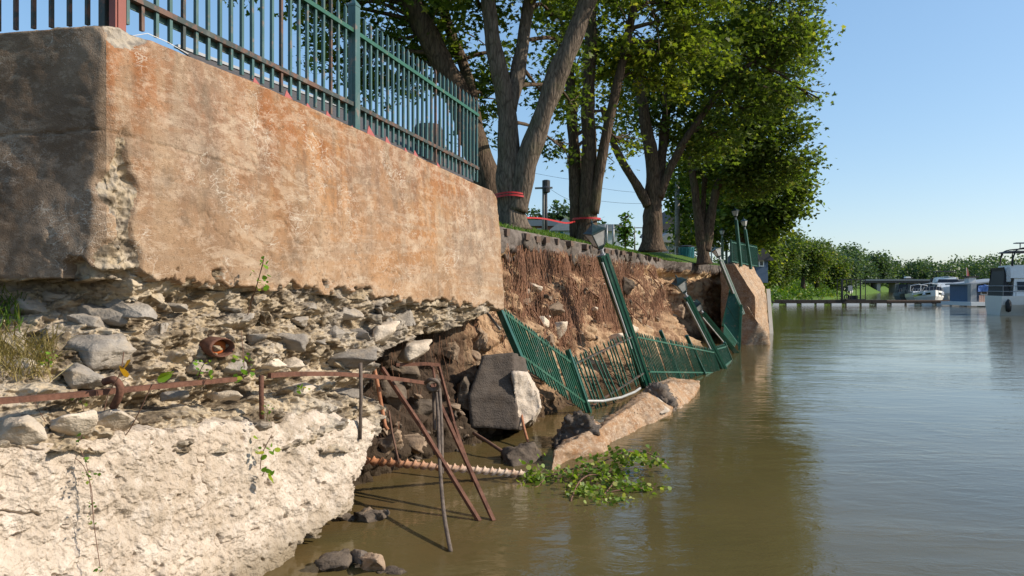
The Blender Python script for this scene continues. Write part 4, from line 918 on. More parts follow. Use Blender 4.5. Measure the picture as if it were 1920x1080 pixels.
def lobe_leaves(lobes, per_m2, csize, rng, leaves_per=14, flat=.5):
    """leaf positions gathered in sprays over the shells of ellipsoid lobes: (centre, (rx, ry, rz))"""
    out = []; tints = []
    for c, r in lobes:
        r = np.array(r); area = 4 * math.pi * ((r[0] * r[1]) ** 1.6 / 3 + (r[0] * r[2]) ** 1.6 / 3 + (r[1] * r[2]) ** 1.6 / 3) ** (1 / 1.6)
        nc = max(4, int(area * per_m2)); d = rng.normal(size=(nc, 3)); d /= np.linalg.norm(d, axis=1)[:, None]
        rad = rng.uniform(.35, 1.0, nc) ** .5 * (1 + .22 * perlin(d * 2.2 + np.array(c)))
        cc = np.array(c) + d * r * rad[:, None]
        keep = perlin(cc * .9 + 4.2) > -.22; cc = cc[keep]
        k = rng.poisson(leaves_per, len(cc)); rep = np.repeat(np.arange(len(cc)), k)
        o = rng.normal(size=(len(rep), 3)) * csize * np.array([1, 1, flat]) * .55
        out.append(cc[rep] + o); tints.append(np.repeat(.45 + .3 * perlin(cc * .55 + 9), k))
    return np.concatenate(out), np.concatenate(tints)
def limb(name, pts, r0, r1, m, parent, k=10, wob=.03, flare=0):
    pts = smooth(pts, 7); n = len(pts); rs = [r0 + (r1 - r0) * (i / (n - 1)) ** .8 for i in range(n)]
    if flare:
        for i in range(min(7, n)): rs[i] *= 1 + flare * (1 - i / 7.) ** 2
    mb = MB(); mb.tube(pts, rs, k)
    V = np.array(mb.v); nrm = V - np.array([p for p in pts for _ in range(k)])
    V = V + nrm * (fbm(V * [1, 1, .45], 3.0, 3) * .22 + fbm(V, .9, 2) * .10)[:, None]
    return mobj(name, V, mb.f, MAT[m], parent, True)
def tree(name, label, base, stems, lobes, rng_seed, leafm='leaf', leaf=.15, shape=MAPLE, per=9, csz=.42, per_c=13, barkm='bark', twigs=True, group='maples on the riverbank', zmin=None):
    rng = np.random.default_rng(rng_seed); root = thing(name, base, label, 'tree', group)
    for i, (pts, r0, r1) in enumerate(stems): limb('trunk' if i == 0 else 'limb', pts, r0, r1, barkm, root, 14 if r0 > .15 else 8, flare=.35 if i == 0 else 0)
    L, tn = lobe_leaves(lobes, per, csz, rng, per_c)
    if zmin is not None: kp = L[:, 2] > zmin; L = L[kp]; tn = tn[kp]
    me = leaf_mesh('crown', L - np.array(base), leaf, shape, MAT[leafm], rng, tint=tn); o = inst('crown', me, Matrix.Translation(Vector(base)), root)
    if twigs:
        sk = [Vector(p) for st in stems for p in smooth(st[0], 4)]
        for c, r in lobes:
            c = Vector(c); q = min(sk, key=lambda p: (p - c).length + max(0, p.z - c.z) * .7)
            mid = q.lerp(c, .5) + Vector((rng.uniform(-.2, .2), rng.uniform(-.2, .2), rng.uniform(.0, .35)))
            limb('branch', [q, mid, c], .055, .018, 'darkbark', root, 6)
            for _ in range(5):
                e = c + Vector(rng.normal(size=3)) * .5 * float(np.mean(r)); limb('branch', [mid.lerp(c, .6), c.lerp(e, .5) + Vector((0, 0, .1)), e], .022, .008, 'darkbark', root, 5)
    return root
def LB(u, v, Y, ru, rv=None, rd=None):
    """lobe from a picture spot, depth and radii in pixels"""
    s = Y / F; rv = rv or ru; rd = rd or (ru + rv) / 2
    return (tuple(P(u, v, Y)), (ru * s, rd * s, rv * s))
B = P
tree('maple_tree', 'dark maple leaning left behind the fence, its leaves hanging over the pickets', P(938, 432, 15.6),
     [([B(938, 436, 15.6), B(915, 350, 15.6), B(880, 240, 15.5), B(835, 130, 15.4), B(775, 10, 15.3), B(730, -120, 15.2)], .33, .20),
      ([B(905, 320, 15.6), B(890, 220, 15.9), B(872, 130, 16.2), B(845, 60, 16.5), B(800, -80, 16.8)], .17, .10)],
     [LB(620, 30, 15, 70, 55), LB(580, 5, 14.6, 50, 40), LB(660, 120, 15.2, 62, 42), LB(720, 80, 15.6, 70, 60), LB(600, 105, 15.6, 40, 24), LB(770, 60, 16, 70, 70), LB(700, 165, 15.8, 50, 26), LB(850, 50, 16.4, 70, 70), LB(690, -40, 15, 110, 60), LB(820, -60, 15.6, 110, 70), LB(550, -50, 14.8, 70, 50), LB(460, -15, 14.6, 36, 22), LB(900, 190, 17.2, 40, 50), LB(930, 130, 17, 40, 50), LB(760, 160, 16.4, 36, 30), LB(740, -180, 15.5, 170, 110), LB(900, 260, 17.5, 26, 24)],
     101, 'leaf', .135, MAPLE, 8, .38, 15, 'darkbark')
tree('maple_tree', 'big forked grey maple beside the wall end with red tape round its trunk', P(962, 428, 14.5),
     [([B(962, 432, 14.5), B(958, 380, 14.5), B(954, 300, 14.5), B(950, 205, 14.5), B(932, 120, 14.4), B(920, 40, 14.3), B(905, -90, 14.2)], .285, .13),
      ([B(968, 395, 14.45), B(985, 320, 14.4), B(1012, 230, 14.3), B(1050, 130, 14.2), B(1090, 30, 14.1), B(1130, -90, 14.0)], .235, .17),
      ([B(955, 205, 14.5), B(970, 140, 14.6), B(985, 50, 14.7), B(1010, -80, 14.8)], .16, .11)],
     [LB(905, 20, 15, 60, 40), LB(985, 30, 15.6, 60, 50), LB(1040, 40, 15.8, 50, 60), LB(960, -60, 14.5, 150, 60), LB(1110, -60, 14.3, 140, 60), LB(850, -50, 14, 110, 60), LB(1020, 180, 17, 34, 34), LB(1000, -180, 14.5, 230, 110), LB(1060, 110, 16.4, 44, 40), LB(1080, 210, 17.2, 36, 40), LB(1060, 280, 17.6, 30, 24)],
     102, 'leaf', .135, MAPLE5, 7, .40, 15)
tree('maple_tree', 'three-stemmed brown maple on the bank behind the nearest lantern', P(1095, 455, 18),
     [([B(1100, 456, 18), B(1103, 400, 18), B(1104, 300, 18), B(1103, 180, 18), B(1108, 60, 18), B(1100, -80, 18)], .235, .13),
      ([B(1085, 446, 18.2), B(1082, 380, 18.2), B(1076, 280, 18.3), B(1070, 180, 18.4), B(1060, 60, 18.5)], .20, .11),
      ([B(1112, 400, 17.9), B(1128, 300, 17.8), B(1150, 190, 17.7), B(1175, 80, 17.6), B(1192, -10, 17.5)], .14, .09)],
     [LB(1180, 60, 17.5, 60, 50), LB(1140, 110, 18.6, 50, 50), LB(1060, 60, 19, 60, 60), LB(1230, 30, 17.6, 70, 50), LB(1250, 100, 18, 60, 40), LB(1205, 120, 18.2, 50, 40), LB(1150, 210, 19, 30, 40), LB(1050, 170, 19.4, 40, 50), LB(1290, 60, 18, 60, 40), LB(1180, -70, 18, 160, 70), LB(1100, 0, 19, 90, 60), LB(1240, 160, 18.4, 50, 30), LB(1170, 270, 20, 34, 30), LB(1310, 10, 18, 70, 50), LB(1330, 100, 18.6, 50, 36), LB(1180, -200, 18, 240, 110), LB(1085, 130, 20, 50, 60), LB(1115, 290, 20, 26, 30)],
     103, 'leaflit', .14, MAPLE5, 8, .45, 17, 'darkbark')
tree('maple_tree', 'thick-trunked maple with a low left limb, in the middle of the row', P(1224, 470, 23),
     [([B(1224, 472, 23), B(1223, 420, 23), B(1226, 370, 23), B(1222, 300, 23), B(1205, 200, 23), B(1190, 90, 23)], .34, .14),
      ([B(1215, 385, 22.9), B(1190, 340, 22.8), B(1165, 300, 22.7), B(1146, 256, 22.6), B(1130, 200, 22.5)], .16, .08),
      ([B(1232, 375, 23), B(1240, 300, 23.2), B(1248, 220, 23.4), B(1260, 100, 23.6)], .20, .11),
      ([B(1236, 370, 22.9), B(1262, 305, 22.8), B(1300, 240, 22.6), B(1360, 160, 22.4), B(1420, 110, 22.2)], .15, .07)],
     [LB(1200, 200, 24, 60, 60), LB(1270, 200, 23.5, 80, 70), LB(1330, 170, 22.8, 80, 60), LB(1390, 110, 22.4, 80, 70), LB(1290, 280, 23.8, 50, 40), LB(1340, 260, 23, 60, 40), LB(1400, 210, 22.6, 60, 40), LB(1450, 140, 22.2, 60, 50), LB(1440, 50, 22.4, 80, 60), LB(1350, 60, 23, 90, 70), LB(1490, 90, 22, 40, 40), LB(1500, 30, 22, 50, 40), LB(1250, 130, 24.4, 90, 60), LB(1480, 180, 22.2, 50, 26), LB(1525, 185, 22, 22, 12), LB(1310, -60, 23, 200, 80), LB(1460, -40, 22.6, 90, 60), LB(1180, 250, 25, 40, 40), LB(1330, -200, 23, 240, 110), LB(1175, 130, 25, 60, 60)],
     104, 'leaf', .15, MAPLE5, 5.6, .5, 20, 'darkbark')
tree('maple_tree', 'slim multi-stemmed maple in front of the utility pole near the teal bin', P(1318, 494, 30),
     [([B(1320, 496, 30), B(1316, 450, 30), B(1308, 400, 30), B(1302, 350, 30), B(1290, 270, 30)], .26, .12),
      ([B(1322, 470, 30), B(1332, 410, 30), B(1345, 350, 30), B(1372, 300, 30), B(1400, 230, 30)], .24, .10),
      ([B(1318, 460, 30), B(1318, 400, 30.2), B(1322, 330, 30.4)], .16, .10)],
     [LB(1390, 290, 29.5, 70, 50), LB(1440, 250, 29, 60, 46), LB(1345, 300, 31, 60, 46), LB(1420, 330, 29.5, 60, 40), LB(1470, 300, 29, 46, 34), LB(1375, 350, 30.5, 46, 34), LB(1508, 300, 28.5, 26, 14), LB(1290, 310, 31, 40, 34), LB(1330, 250, 31, 60, 50), LB(1450, 200, 29, 60, 40), LB(1400, 200, 30, 90, 60), LB(1490, 240, 28.8, 24, 18), LB(1400, 100, 30, 150, 80)],
     105, 'leaf', .18, MAPLE5, 5.6, .6, 22, 'darkbark')
tree('maple_tree', 'broad shaded tree behind the upright lamps, right end of the row', P(1390, 500, 42),
     [([B(1390, 502, 42), B(1388, 440, 42), B(1395, 360, 42), B(1410, 260, 42)], .35, .15)],
     [LB(1400, 400, 41, 60, 44), LB(1450, 370, 40, 56, 44), LB(1480, 340, 39.5, 40, 34), LB(1350, 400, 43, 46, 40), LB(1430, 430, 41, 50, 30), LB(1490, 390, 40, 22, 18), LB(1380, 450, 43, 46, 26), LB(1420, 330, 41, 70, 50), LB(1345, 440, 44, 26, 24), LB(1460, 410, 40, 30, 24), LB(1340, 350, 44, 46, 50), LB(1300, 420, 46, 36, 46), LB(1275, 360, 46, 40, 40), LB(1280, 470, 47, 24, 20)],
     106, 'leaf', .25, OVAL, 4.6, .8, 22, 'darkbark', False)
# trees along the far left bank
GB = 'trees along the left bank downstream'
bankt = [(1420, 560, 62, 34, 90, 'leaf', 'dark rounded tree behind the far wall, nearest of the bank trees'), (1462, 548, 98, 46, 76, 'leaffar', 'bushy green bank tree just past the far wall, above the tall grass'), (1505, 550, 114, 42, 66, 'leaffar', 'olive bank tree overhanging the green slope, right of the bushy one'),
         (1532, 552, 130, 34, 58, 'leaffar', 'yellowish bank tree at the point where the grass slope meets water'), (1575, 556, 190, 34, 56, 'leafforest', 'hazy bank tree behind the white distant motorboat'), (1600, 552, 345, 26, 50, 'leafforest', 'pale bank tree right above the dock gate'), (1632, 550, 365, 24, 44, 'leafforest', 'distant bank tree, rightmost before the bridge'), (1592, 556, 245, 20, 50, 'leafforest', 'grey-green bank tree just left of the dock gate frame'), (1556, 556, 155, 26, 62, 'leaffar', 'narrow dark bank tree left of the distant motorboat')]
for i, (u, v, Y, ru, rv, lm, lb) in enumerate(bankt):
    r2 = random.Random(i + 3); lob = []
    cx = u; 
    for k in range(11):
        a = r2.uniform(0, 6.28); f = r2.uniform(.2, .75)
        lob.append(LB(cx + ru * f * math.cos(a), v - 6 - rv * .85 + rv * .75 * f * math.sin(a) , Y + r2.uniform(-.1, .1) * ru * Y / F, ru * r2.uniform(.35, .5), rv * r2.uniform(.26, .4), ru * .5))
    s = Y / F
    tree('bank_tree', lb, P(u, 538 if Y < 90 else 541, Y), [([P(u, 541, Y), P(u + 2, v - rv * .8, Y), P(u, v - rv * 1.3, Y)], .3, .12)], lob, 200 + i, lm, max(.28, Y * .0031), DIAM, 60 / (Y * .42), max(.9, Y * .012), 32, 'darkbark', False, GB, .9 if Y < 120 else 1.5)
# wooded far shore: one mass
rng = np.random.default_rng(77); cen = []; tn = []
for i in range(330):
    x = rng.uniform(70, 560); y = 500 + rng.uniform(-6, 70) - (x - 70) * .02; hgt = (22 + 9 * perlin(np.array([x * .02, 3.3, 0.])) + rng.uniform(-3, 5)) * (1 if x > 150 else .9)
    rr = rng.uniform(4.5, 8); n = 280; d = rng.normal(size=(n, 3)); d /= np.linalg.norm(d, axis=1)[:, None]
    f = rng.uniform(.75, 1.05, n)[:, None]; c = np.array([x, y, hgt * .52]) + d * f * np.array([rr, rr, hgt * .52]) * (1 + .25 * perlin(d * 2.5 + i)[:, None])
    cen.append(c); tn.append(np.full(n, rng.uniform(.15, .85)))
cen = np.concatenate(cen); tn = np.concatenate(tn); cen[:, 2] = np.clip(cen[:, 2], .3, 99)
fw = inst('far_wood', leaf_mesh('far_wood', cen, 1.6, DIAM, MAT['leafforest'], rng, .5, tn), Matrix.Identity(4)); tag(fw, 'wooded far shore closing the river behind the bridge', 'woods', kind='stuff')
# trees behind the houses, a hedge-like mass of tall poplars
GP = 'poplars behind the houses'
for i, (u, w, top) in enumerate([(1000, 22, 388), (1022, 16, 395), (1045, 20, 380), (1066, 24, 384), (1128, 14, 410)]):
    Y = 150; lob = [LB(u + random.uniform(-w, w) * .5, v, Y, w * .62, 16) for v in range(top + 14, 455, 13)]
    tree('poplar_tree', ['leftmost poplar beyond the lawn by the taped maple', 'small poplar just left of the utility pole', 'tall poplar just right of the utility pole', 'poplar left of the three-stemmed maple', 'low poplar right of the three-stemmed maple'][i], P(u, 470, Y), [([P(u, 470, Y), P(u, 430, Y), P(u, top + 10, Y)], .3, .1)], lob, 300 + i, 'leafforest', .85, OVAL, .55, 1.2, 11, 'darkbark', False, GP)
tree('sapling_tree', 'young pale green sapling between the taped maple stems and the thick trunk', P(1173, 470, 34), [([P(1173, 475, 34), P(1172, 440, 34), P(1173, 400, 34)], .05, .015)],
     [LB(1173, 410, 34, 7, 10), LB(1170, 426, 34, 11, 9), LB(1177, 436, 34, 11, 9), LB(1168, 447, 34, 13, 9), LB(1178, 452, 34, 12, 7)], 310, 'grass', .17, OVAL, 14, .25, 9, 'twig', True, None)

# ------------------------------------------------------------------ grass and roots
def blades(name, pts, h, w, m, rng, lean=.45, label=None, cat=None, kind='stuff', droop=.3):
    n = len(pts); a = rng.uniform(0, 6.28, n); side = np.stack([np.cos(a), np.sin(a), 0 * a], 1); ln = rng.normal(size=(n, 3)) * lean; ln[:, 2] = 0
    hh = h * rng.uniform(.5, 1.3, n)[:, None]; up_ = np.array([0, 0, 1.0])
    b0 = pts - side * w / 2; b1 = pts + side * w / 2; mid = pts + (up_ * .6 + ln * .35) * hh; tip = pts + (up_ * (1 - droop) + ln) * hh
    V = np.stack([b0, b1, mid + side * w * .4, mid - side * w * .4, tip + side * w * .08, tip - side * w * .08], 1).reshape(-1, 3)
    i0 = np.arange(n)[:, None] * 6; Fc = np.concatenate([i0 + np.array([0, 1, 2, 3]), i0 + np.array([3, 2, 4, 5])])
    me = raw_mesh(name, V, Fc, m); at = me.attributes.new('tint', 'FLOAT', 'POINT'); at.data.foreach_set('value', np.repeat(rng.random(n), 6).astype(np.float32))
    o = inst(name, me, Matrix.Identity(4)); return tag(o, label, cat, kind=kind)
rng = np.random.default_rng(5); n = 9000
s = rng.uniform(6.8, 26, n); qd = rng.uniform(0, 1, n) ** 2 * 3.0 - .02; te = np.interp(s, SK, TE)
pts = np.array([tuple(W(a, b - c, 3.0 + .46 * min(1, max(c, 0) / 1.6))) for a, b, c in zip(s, te, qd)])
blades('lawn_grass', pts, .07, .012, MAT['grass'], rng, .5, 'short green lawn grass along the broken bank edge', 'grass')
n = 22000; s = rng.uniform(44, 165, n); f = rng.uniform(0, 1, n)
top = -.4 - np.minimum(3.5, (s - 29) * .5)
pts = np.array([tuple(W(a, (b * c + .6 * (1 - c)) + .5 * math.sin(a * .35) + max(0, .13 * (a - 82)), 2.9 * c + .1)) for a, b, c in zip(s, top, f)])
L = pts + rng.normal(size=pts.shape) * [.3, .3, .3] + [0, 0, .5]
tag(inst('bank_shrubs', leaf_mesh('bank_shrubs', L, .36, OVAL, MAT['grass'], rng, .5), Matrix.Identity(4)), 'dense light green undergrowth on the slope past the far wall', 'undergrowth', kind='stuff')
# hanging roots
def strands(name, starts, rng, length, r, m, label):
    n = len(starts); k = 7; path = np.zeros((n, k, 3)); path[:, 0] = starts; L = length * rng.uniform(.35, 1.25, n); dr = rng.normal(size=(n, 3)) * .16
    for i in range(1, k):
        dr = dr * .75 + rng.normal(size=(n, 3)) * .13; st = np.array([0, 0, -1.0]) + dr; path[:, i] = path[:, i - 1] + st * (L / (k - 1))[:, None]
    rad = r * rng.uniform(.5, 1.5, n)[:, None] * np.linspace(1, .35, k)[None]
    V = np.zeros((n, k, 3, 3))
    for j in range(3):
        a = 2 * math.pi * j / 3; V[:, :, j] = path + rad[..., None] * np.array([math.cos(a), math.sin(a), 0])
    idx = np.arange(n * k * 3).reshape(n, k, 3); Fc = [np.stack([idx[:, :-1, j], idx[:, :-1, (j + 1) % 3], idx[:, 1:, (j + 1) % 3], idx[:, 1:, j]], -1).reshape(-1, 4) for j in range(3)]
    o = mobj(name, V.reshape(-1, 3), np.concatenate(Fc), m); return tag(o, label, 'roots', kind='stuff')
st = []
for i in range(6500):
    s = rng.choice([rng.normal(9.2, .5), rng.normal(10.6, .6), rng.normal(13.2, .9), rng.normal(16, 1.2), rng.normal(18.5, 1.2), rng.uniform(7.4, 20)]); z = rng.uniform(1.3, 2.75)
    if not 7.2 < s < 21: continue
    st.append(tuple(bankP(s, z, rng.uniform(.0, .10))))
strands('hanging_roots', np.array(st), rng, .85, .0066, MAT['root'], 'fine reddish brown roots hanging down the soil bank')
st = [tuple(bankP(rng.uniform(3.5, 7.6), rng.uniform(.5, 1.6), rng.uniform(0, .1))) for _ in range(260)]
strands('fine_roots', np.array(st), rng, .35, .003, MAT['root'], 'thin dangling rootlets in the hollow under the wall')
for i in range(16):
    s = rng.uniform(7.5, 19); z = rng.uniform(1.4, 2.6); p = [bankP(s, z, .05)]
    for k in range(4): s += rng.uniform(-.1, .35); z -= rng.uniform(-.05, .35); p.append(bankP(min(s, 28), max(z, .4), rng.uniform(.05, .16)))
    MB().tube(smooth(p, 4), [.022 * (1 - .6 * j / (len(p) * 4)) for j in range((len(p) - 1) * 4 + 1)], 6).obj('root', MAT['root'], bank, True)
# grass tuft at the left
pts = np.array([tuple(rubP(rng.uniform(-30, 95), rng.uniform(640, 715), .03)) for _ in range(420)])
blades('grass_tuft', pts, .17, .005, MAT['drygrass'], rng, 1.0, 'tuft of dry and green grass on the rubble at the left edge', 'grass', 'thing', .55)
pts = np.array([tuple(rubP(rng.uniform(-30, 40), rng.uniform(560, 625), .03)) for _ in range(90)])
blades('grass_tuft', pts, .16, .007, MAT['grass'], rng, .7, 'dark green grass sprig under the shaded wall face at the left edge', 'grass', 'thing', .5)

# ------------------------------------------------------------------ small plants
def plant(name, stems, leaves, label, leafm='weed', stemr=.004, shape=ROUND, seed=1, upw=.5):
    """stems: lists of points; leaves: (point, size)"""
    rng = np.random.default_rng(seed); root = thing(name, stems[0][0], label, 'plant')
    for st in stems: MB().tube(smooth(st, 5), stemr, 5).obj('stem', MAT['twig'], root, True)
    for p, sz in leaves:
        b = Vector(p); me = leaf_mesh('leaf', np.zeros((1, 3)), sz, shape, MAT[leafm], rng, upw); inst('leaf', me, Matrix.Translation(b), root)
    return root
def scatter(u0, v0, ru, rv, Y, n, sz, seed):
    r = random.Random(seed); return [(P(u0 + r.uniform(-ru, ru), v0 + r.uniform(-rv, rv), Y + r.uniform(-.06, .04)), sz * r.uniform(.7, 1.3)) for _ in range(n)]
Yp = 5.45
plant('sapling', [[P(462, 600, 5.7), P(470, 570, 5.6), P(480, 540, 5.5), P(490, 505, Yp), P(495, 485, Yp)]], scatter(486, 525, 16, 16, 5.5, 16, .036, 2) + scatter(493, 492, 9, 10, 5.45, 7, .036, 3), 'green sapling sticking out of the rubble and casting a shadow on the wall', 'weed', .004)
plant('weed', [[P(372, 705, 4.9), P(378, 690, 4.85), P(388, 675, 4.83)]], scatter(380, 690, 18, 18, 4.85, 22, .032, 4), 'bright green weed growing at the rusty bar below the pipe', 'weed', .003, OVAL)
plant('sapling', [[P(452, 620, 5.3), P(455, 650, 5.25), P(458, 690, 5.2)]], scatter(458, 685, 22, 22, 5.2, 18, .042, 5), 'round-leaved seedling hanging in front of the bar gap', 'weed', .003)
plant('seedling', [[P(195, 770, 4.1), P(205, 735, 4.1), P(225, 700, 4.08), P(232, 660, 4.08)]], [(P(238, 676, 4.05), .075), (P(243, 702, 4.05), .07)], 'seedling with orange and green leaves above the rusty hook', 'weedyellow', .003, ROUND, 8)
plant('seedling', [[P(212, 842, 4.25), P(240, 810, 4.2), P(262, 770, 4.18), P(285, 720, 4.15)]], [(P(302, 700, 4.1), .085), (P(294, 712, 4.1), .07)], 'long-stemmed seedling with two large green leaves over the bar', 'weed', .003, ROUND, 9)
plant('sapling', [[P(488, 880, 5.2), P(492, 850, 5.15), P(510, 815, 5.15)]], scatter(500, 835, 22, 20, 5.15, 11, .045, 6), 'small leafy sapling on the footing below the short rod', 'weed', .003)
plant('weed', [[P(492, 892, 5.15), P(500, 875, 5.1)]], [(P(500, 878, 5.1), .07), (P(492, 885, 5.1), .06), (P(505, 886, 5.1), .07), (P(515, 882, 5.1), .05)], 'low weed with one red leaf on the pale footing', 'weed', .003, OVAL, 12)
plant('weed', [[P(500, 790, 5.25), P(502, 772, 5.22)]], scatter(502, 772, 9, 16, 5.22, 16, .026, 7), 'pale green weed at the foot of the short rusty rod', 'grass', .003, OVAL)
plant('weed', [[P(568, 735, 5.95), P(570, 725, 5.9)]], scatter(570, 726, 12, 9, 5.9, 9, .032, 8), 'tiny green weed under the bowed bar', 'weed', .003)
plant('creeper', [[P(120, 850, 3.95), P(145, 862, 3.9), P(160, 880, 3.9), P(172, 920, 3.9), P(176, 980, 3.88), P(188, 1065, 3.85)], [P(140, 800, 4.0), P(150, 840, 3.92), P(165, 885, 3.9), P(178, 1000, 3.88)]], scatter(172, 895, 18, 10, 3.88, 18, .022, 9) + scatter(158, 862, 10, 5, 3.9, 8, .02, 10) + scatter(172, 975, 8, 8, 3.87, 7, .02, 11) + scatter(190, 1066, 9, 5, 3.84, 7, .02, 12) + scatter(172, 945, 7, 5, 3.87, 6, .02, 13), 'reddish creeping weed trailing down the pale footing', 'grass', .002, OVAL)
plant('weed', [[P(90, 690, 4.2), P(92, 675, 4.15)]], scatter(92, 672, 16, 16, 4.15, 22, .028, 14), 'feathery green weed beside the grass tuft', 'weed', .003, OVAL)
plant('creeper', [[P(60, 745, 3.95), P(85, 790, 3.9), P(120, 840, 3.9)], [P(150, 745, 4.2), P(160, 790, 4.0), P(150, 830, 3.95)]], scatter(150, 748, 16, 8, 4.1, 16, .022, 15) + scatter(110, 822, 16, 8, 3.9, 12, .022, 16) + scatter(150, 815, 9, 9, 3.95, 10, .022, 17), 'ferny creeper between the ledge stones and the bar', 'grass', .002, OVAL)
# leafy branch fallen in the water
br = thing('fallen_branch', P(1080, 905, 7.7), 'leafy green branch lying in the water beside the orange slab', 'branch'); rng = np.random.default_rng(31)
paths = [[P(985, 890, 8.0), P(1020, 895, 7.8), P(1070, 880, 7.85), P(1120, 870, 7.9), P(1165, 850, 8.0), P(1210, 848, 8.1), P(1250, 870, 8.0)], [P(1070, 940, 7.0), P(1085, 905, 7.4), P(1110, 890, 7.7), P(1150, 900, 7.6), P(1130, 930, 7.2)], [P(1130, 925, 7.3), P(1170, 918, 7.35), P(1225, 915, 7.4)], [P(985, 890, 8.0), P(1000, 915, 7.5), P(1020, 900, 7.7)]]
for p in paths: MB().tube(smooth(p, 6), .008, 5).obj('twig', MAT['twig'], br, True)
cl = []
for (u, v, ru, rv, Y, n) in [(1005, 895, 24, 26, 7.75, 75), (1050, 885, 22, 9, 7.85, 26), (1120, 880, 36, 22, 7.85, 95), (1165, 858, 34, 15, 8.0, 70), (1210, 860, 28, 14, 8.05, 44), (1240, 868, 12, 7, 8.0, 12), (1100, 925, 32, 16, 7.3, 80), (1150, 905, 26, 12, 7.6, 40), (1195, 918, 34, 9, 7.4, 44), (1140, 938, 40, 5, 7.05, 30)]:
    for _ in range(int(n * 1.8)): cl.append(tuple(P(u + rng.normal() * ru * .6, v + rng.normal() * rv * .6, Y + rng.normal() * .12)))
cl = np.array(cl); cl[:, 2] = np.clip(cl[:, 2], .015, None)
inst('foliage', leaf_mesh('foliage', cl, .048, ROUND, MAT['poplar'], rng, .5), Matrix.Identity(4), br)

# ------------------------------------------------------------------ tape and street things behind the lawn
tp = thing('red_tape', P(958, 372, 14.5), 'red barrier tape wound round the forked maple by the wall end', 'tape')
def ribbon(name, pts, h, parent=None):
    pts = smooth(pts, 5); mb = MB()
    for a, b in zip(pts, pts[1:]): mb.beam(a, b, .006, h)
    return mb.obj(name, MAT['tape'], parent)
ring = [B(958, 366, 14.5) + Vector((.36 * math.cos(a), .36 * math.sin(a), .012 * math.sin(a * 3))) for a in np.linspace(0, 6.28, 22)]
ribbon('tape_wrap', ring, .03, tp); ribbon('tape_wrap', [p + Vector((.004, 0, -.05)) for p in ring], .035, tp)
tt = thing('red_tape', P(1100, 412, 18), 'red barrier tape strung from the forked maple to the three-stemmed maple', 'tape')
ribbon('tape_strip', [P(985, 408, 16), P(1020, 410, 16.6), P(1060, 418, 17.4), P(1078, 415, 17.8)], .035, tt)
ribbon('tape_wrap', [B(1100, 412, 18) + Vector((.34 * math.cos(a), .34 * math.sin(a), .01)) for a in np.linspace(0, 6.28, 20)], .045, tt)
def pole(name, u, v0, v1, Y, r, m, label, cat, arms=()):
    t = thing(name, P(u, v0, Y), label, cat); MB().tube([P(u, v0, Y), P(u, v1, Y)], [r, r * .8], 10).obj('shaft', MAT[m], t, True)
    for (ua, va, ub, vb, w) in arms: MB().beam(P(ua, va, Y), P(ub, vb, Y), w).obj('cross_arm', MAT['greywood'], t)
    return t
up1 = pole('utility_pole', 1020, 470, 348, 60, .18, 'greywood', 'grey wooden utility pole with cross arm and transformer left of the three-stemmed maple', 'utility pole', [(1003, 353, 1036, 352, .14)])
MB().lathe([(.2, 0), (.32, .05), (.32, .95), (.2, 1.0)], 12, tuple(P(1024, 361, 59.6))).obj('transformer', MAT['black'], up1)
bp = pole('lamp_post', 1024, 470, 352, 52, .11, 'black', 'thin black park lamp post in front of the utility pole', 'lamp post'); MB().lathe([(.12, 0), (.26, .06), (.30, .35), (.1, .5)], 10, tuple(P(1024, 362, 52))).obj('lamp_head', MAT['black'], bp)
pole('utility_pole', 1270, 490, 340, 45, .17, 'greywood', 'tall grey utility pole against the dark trees right of the thick trunk', 'utility pole')
for i, (u0, v0, u1, v1, Y) in enumerate([(1003, 325, 1110, 340, 60), (1110, 375, 1215, 382, 60), (1110, 350, 1215, 362, 62), (1028, 352, 1075, 378, 58)]):
    rod('power_line', smooth([P(u0, v0, Y), P((u0 + u1) / 2, (v0 + v1) / 2 + 2, Y), P(u1, v1, Y)]), .012, 'black', ['highest thin wire left of the three-stemmed maple', 'lowest wire between the three-stemmed maple and the thick trunk', 'upper wire between the three-stemmed maple and the thick trunk', 'short sagging wire right of the transformer pole'][i], 4, 'wire')
for u, v0, v1, Y, lb in ((1150, 468, 421, 40, 'grey steel post with arm left of the sapling'), (1190, 470, 425, 60, 'grey gantry post right of the sapling')):
    pole('steel_post', u, v0, v1, Y, .07, 'greysteel', lb, 'post', [(u, v1 + 2, u + 16, v1 + 2, .07)])
for u, v0, v1, Y, lb in ((1134, 466, 420, 38, 'short white post left of the white shed'), (1138, 466, 422, 38, 'thin grey post beside the short white post'), (1204, 470, 440, 60, 'low grey post left of the thick trunk')):
    pole('fence_post', u, v0, v1, Y, .05, 'greysteel', lb, 'post')
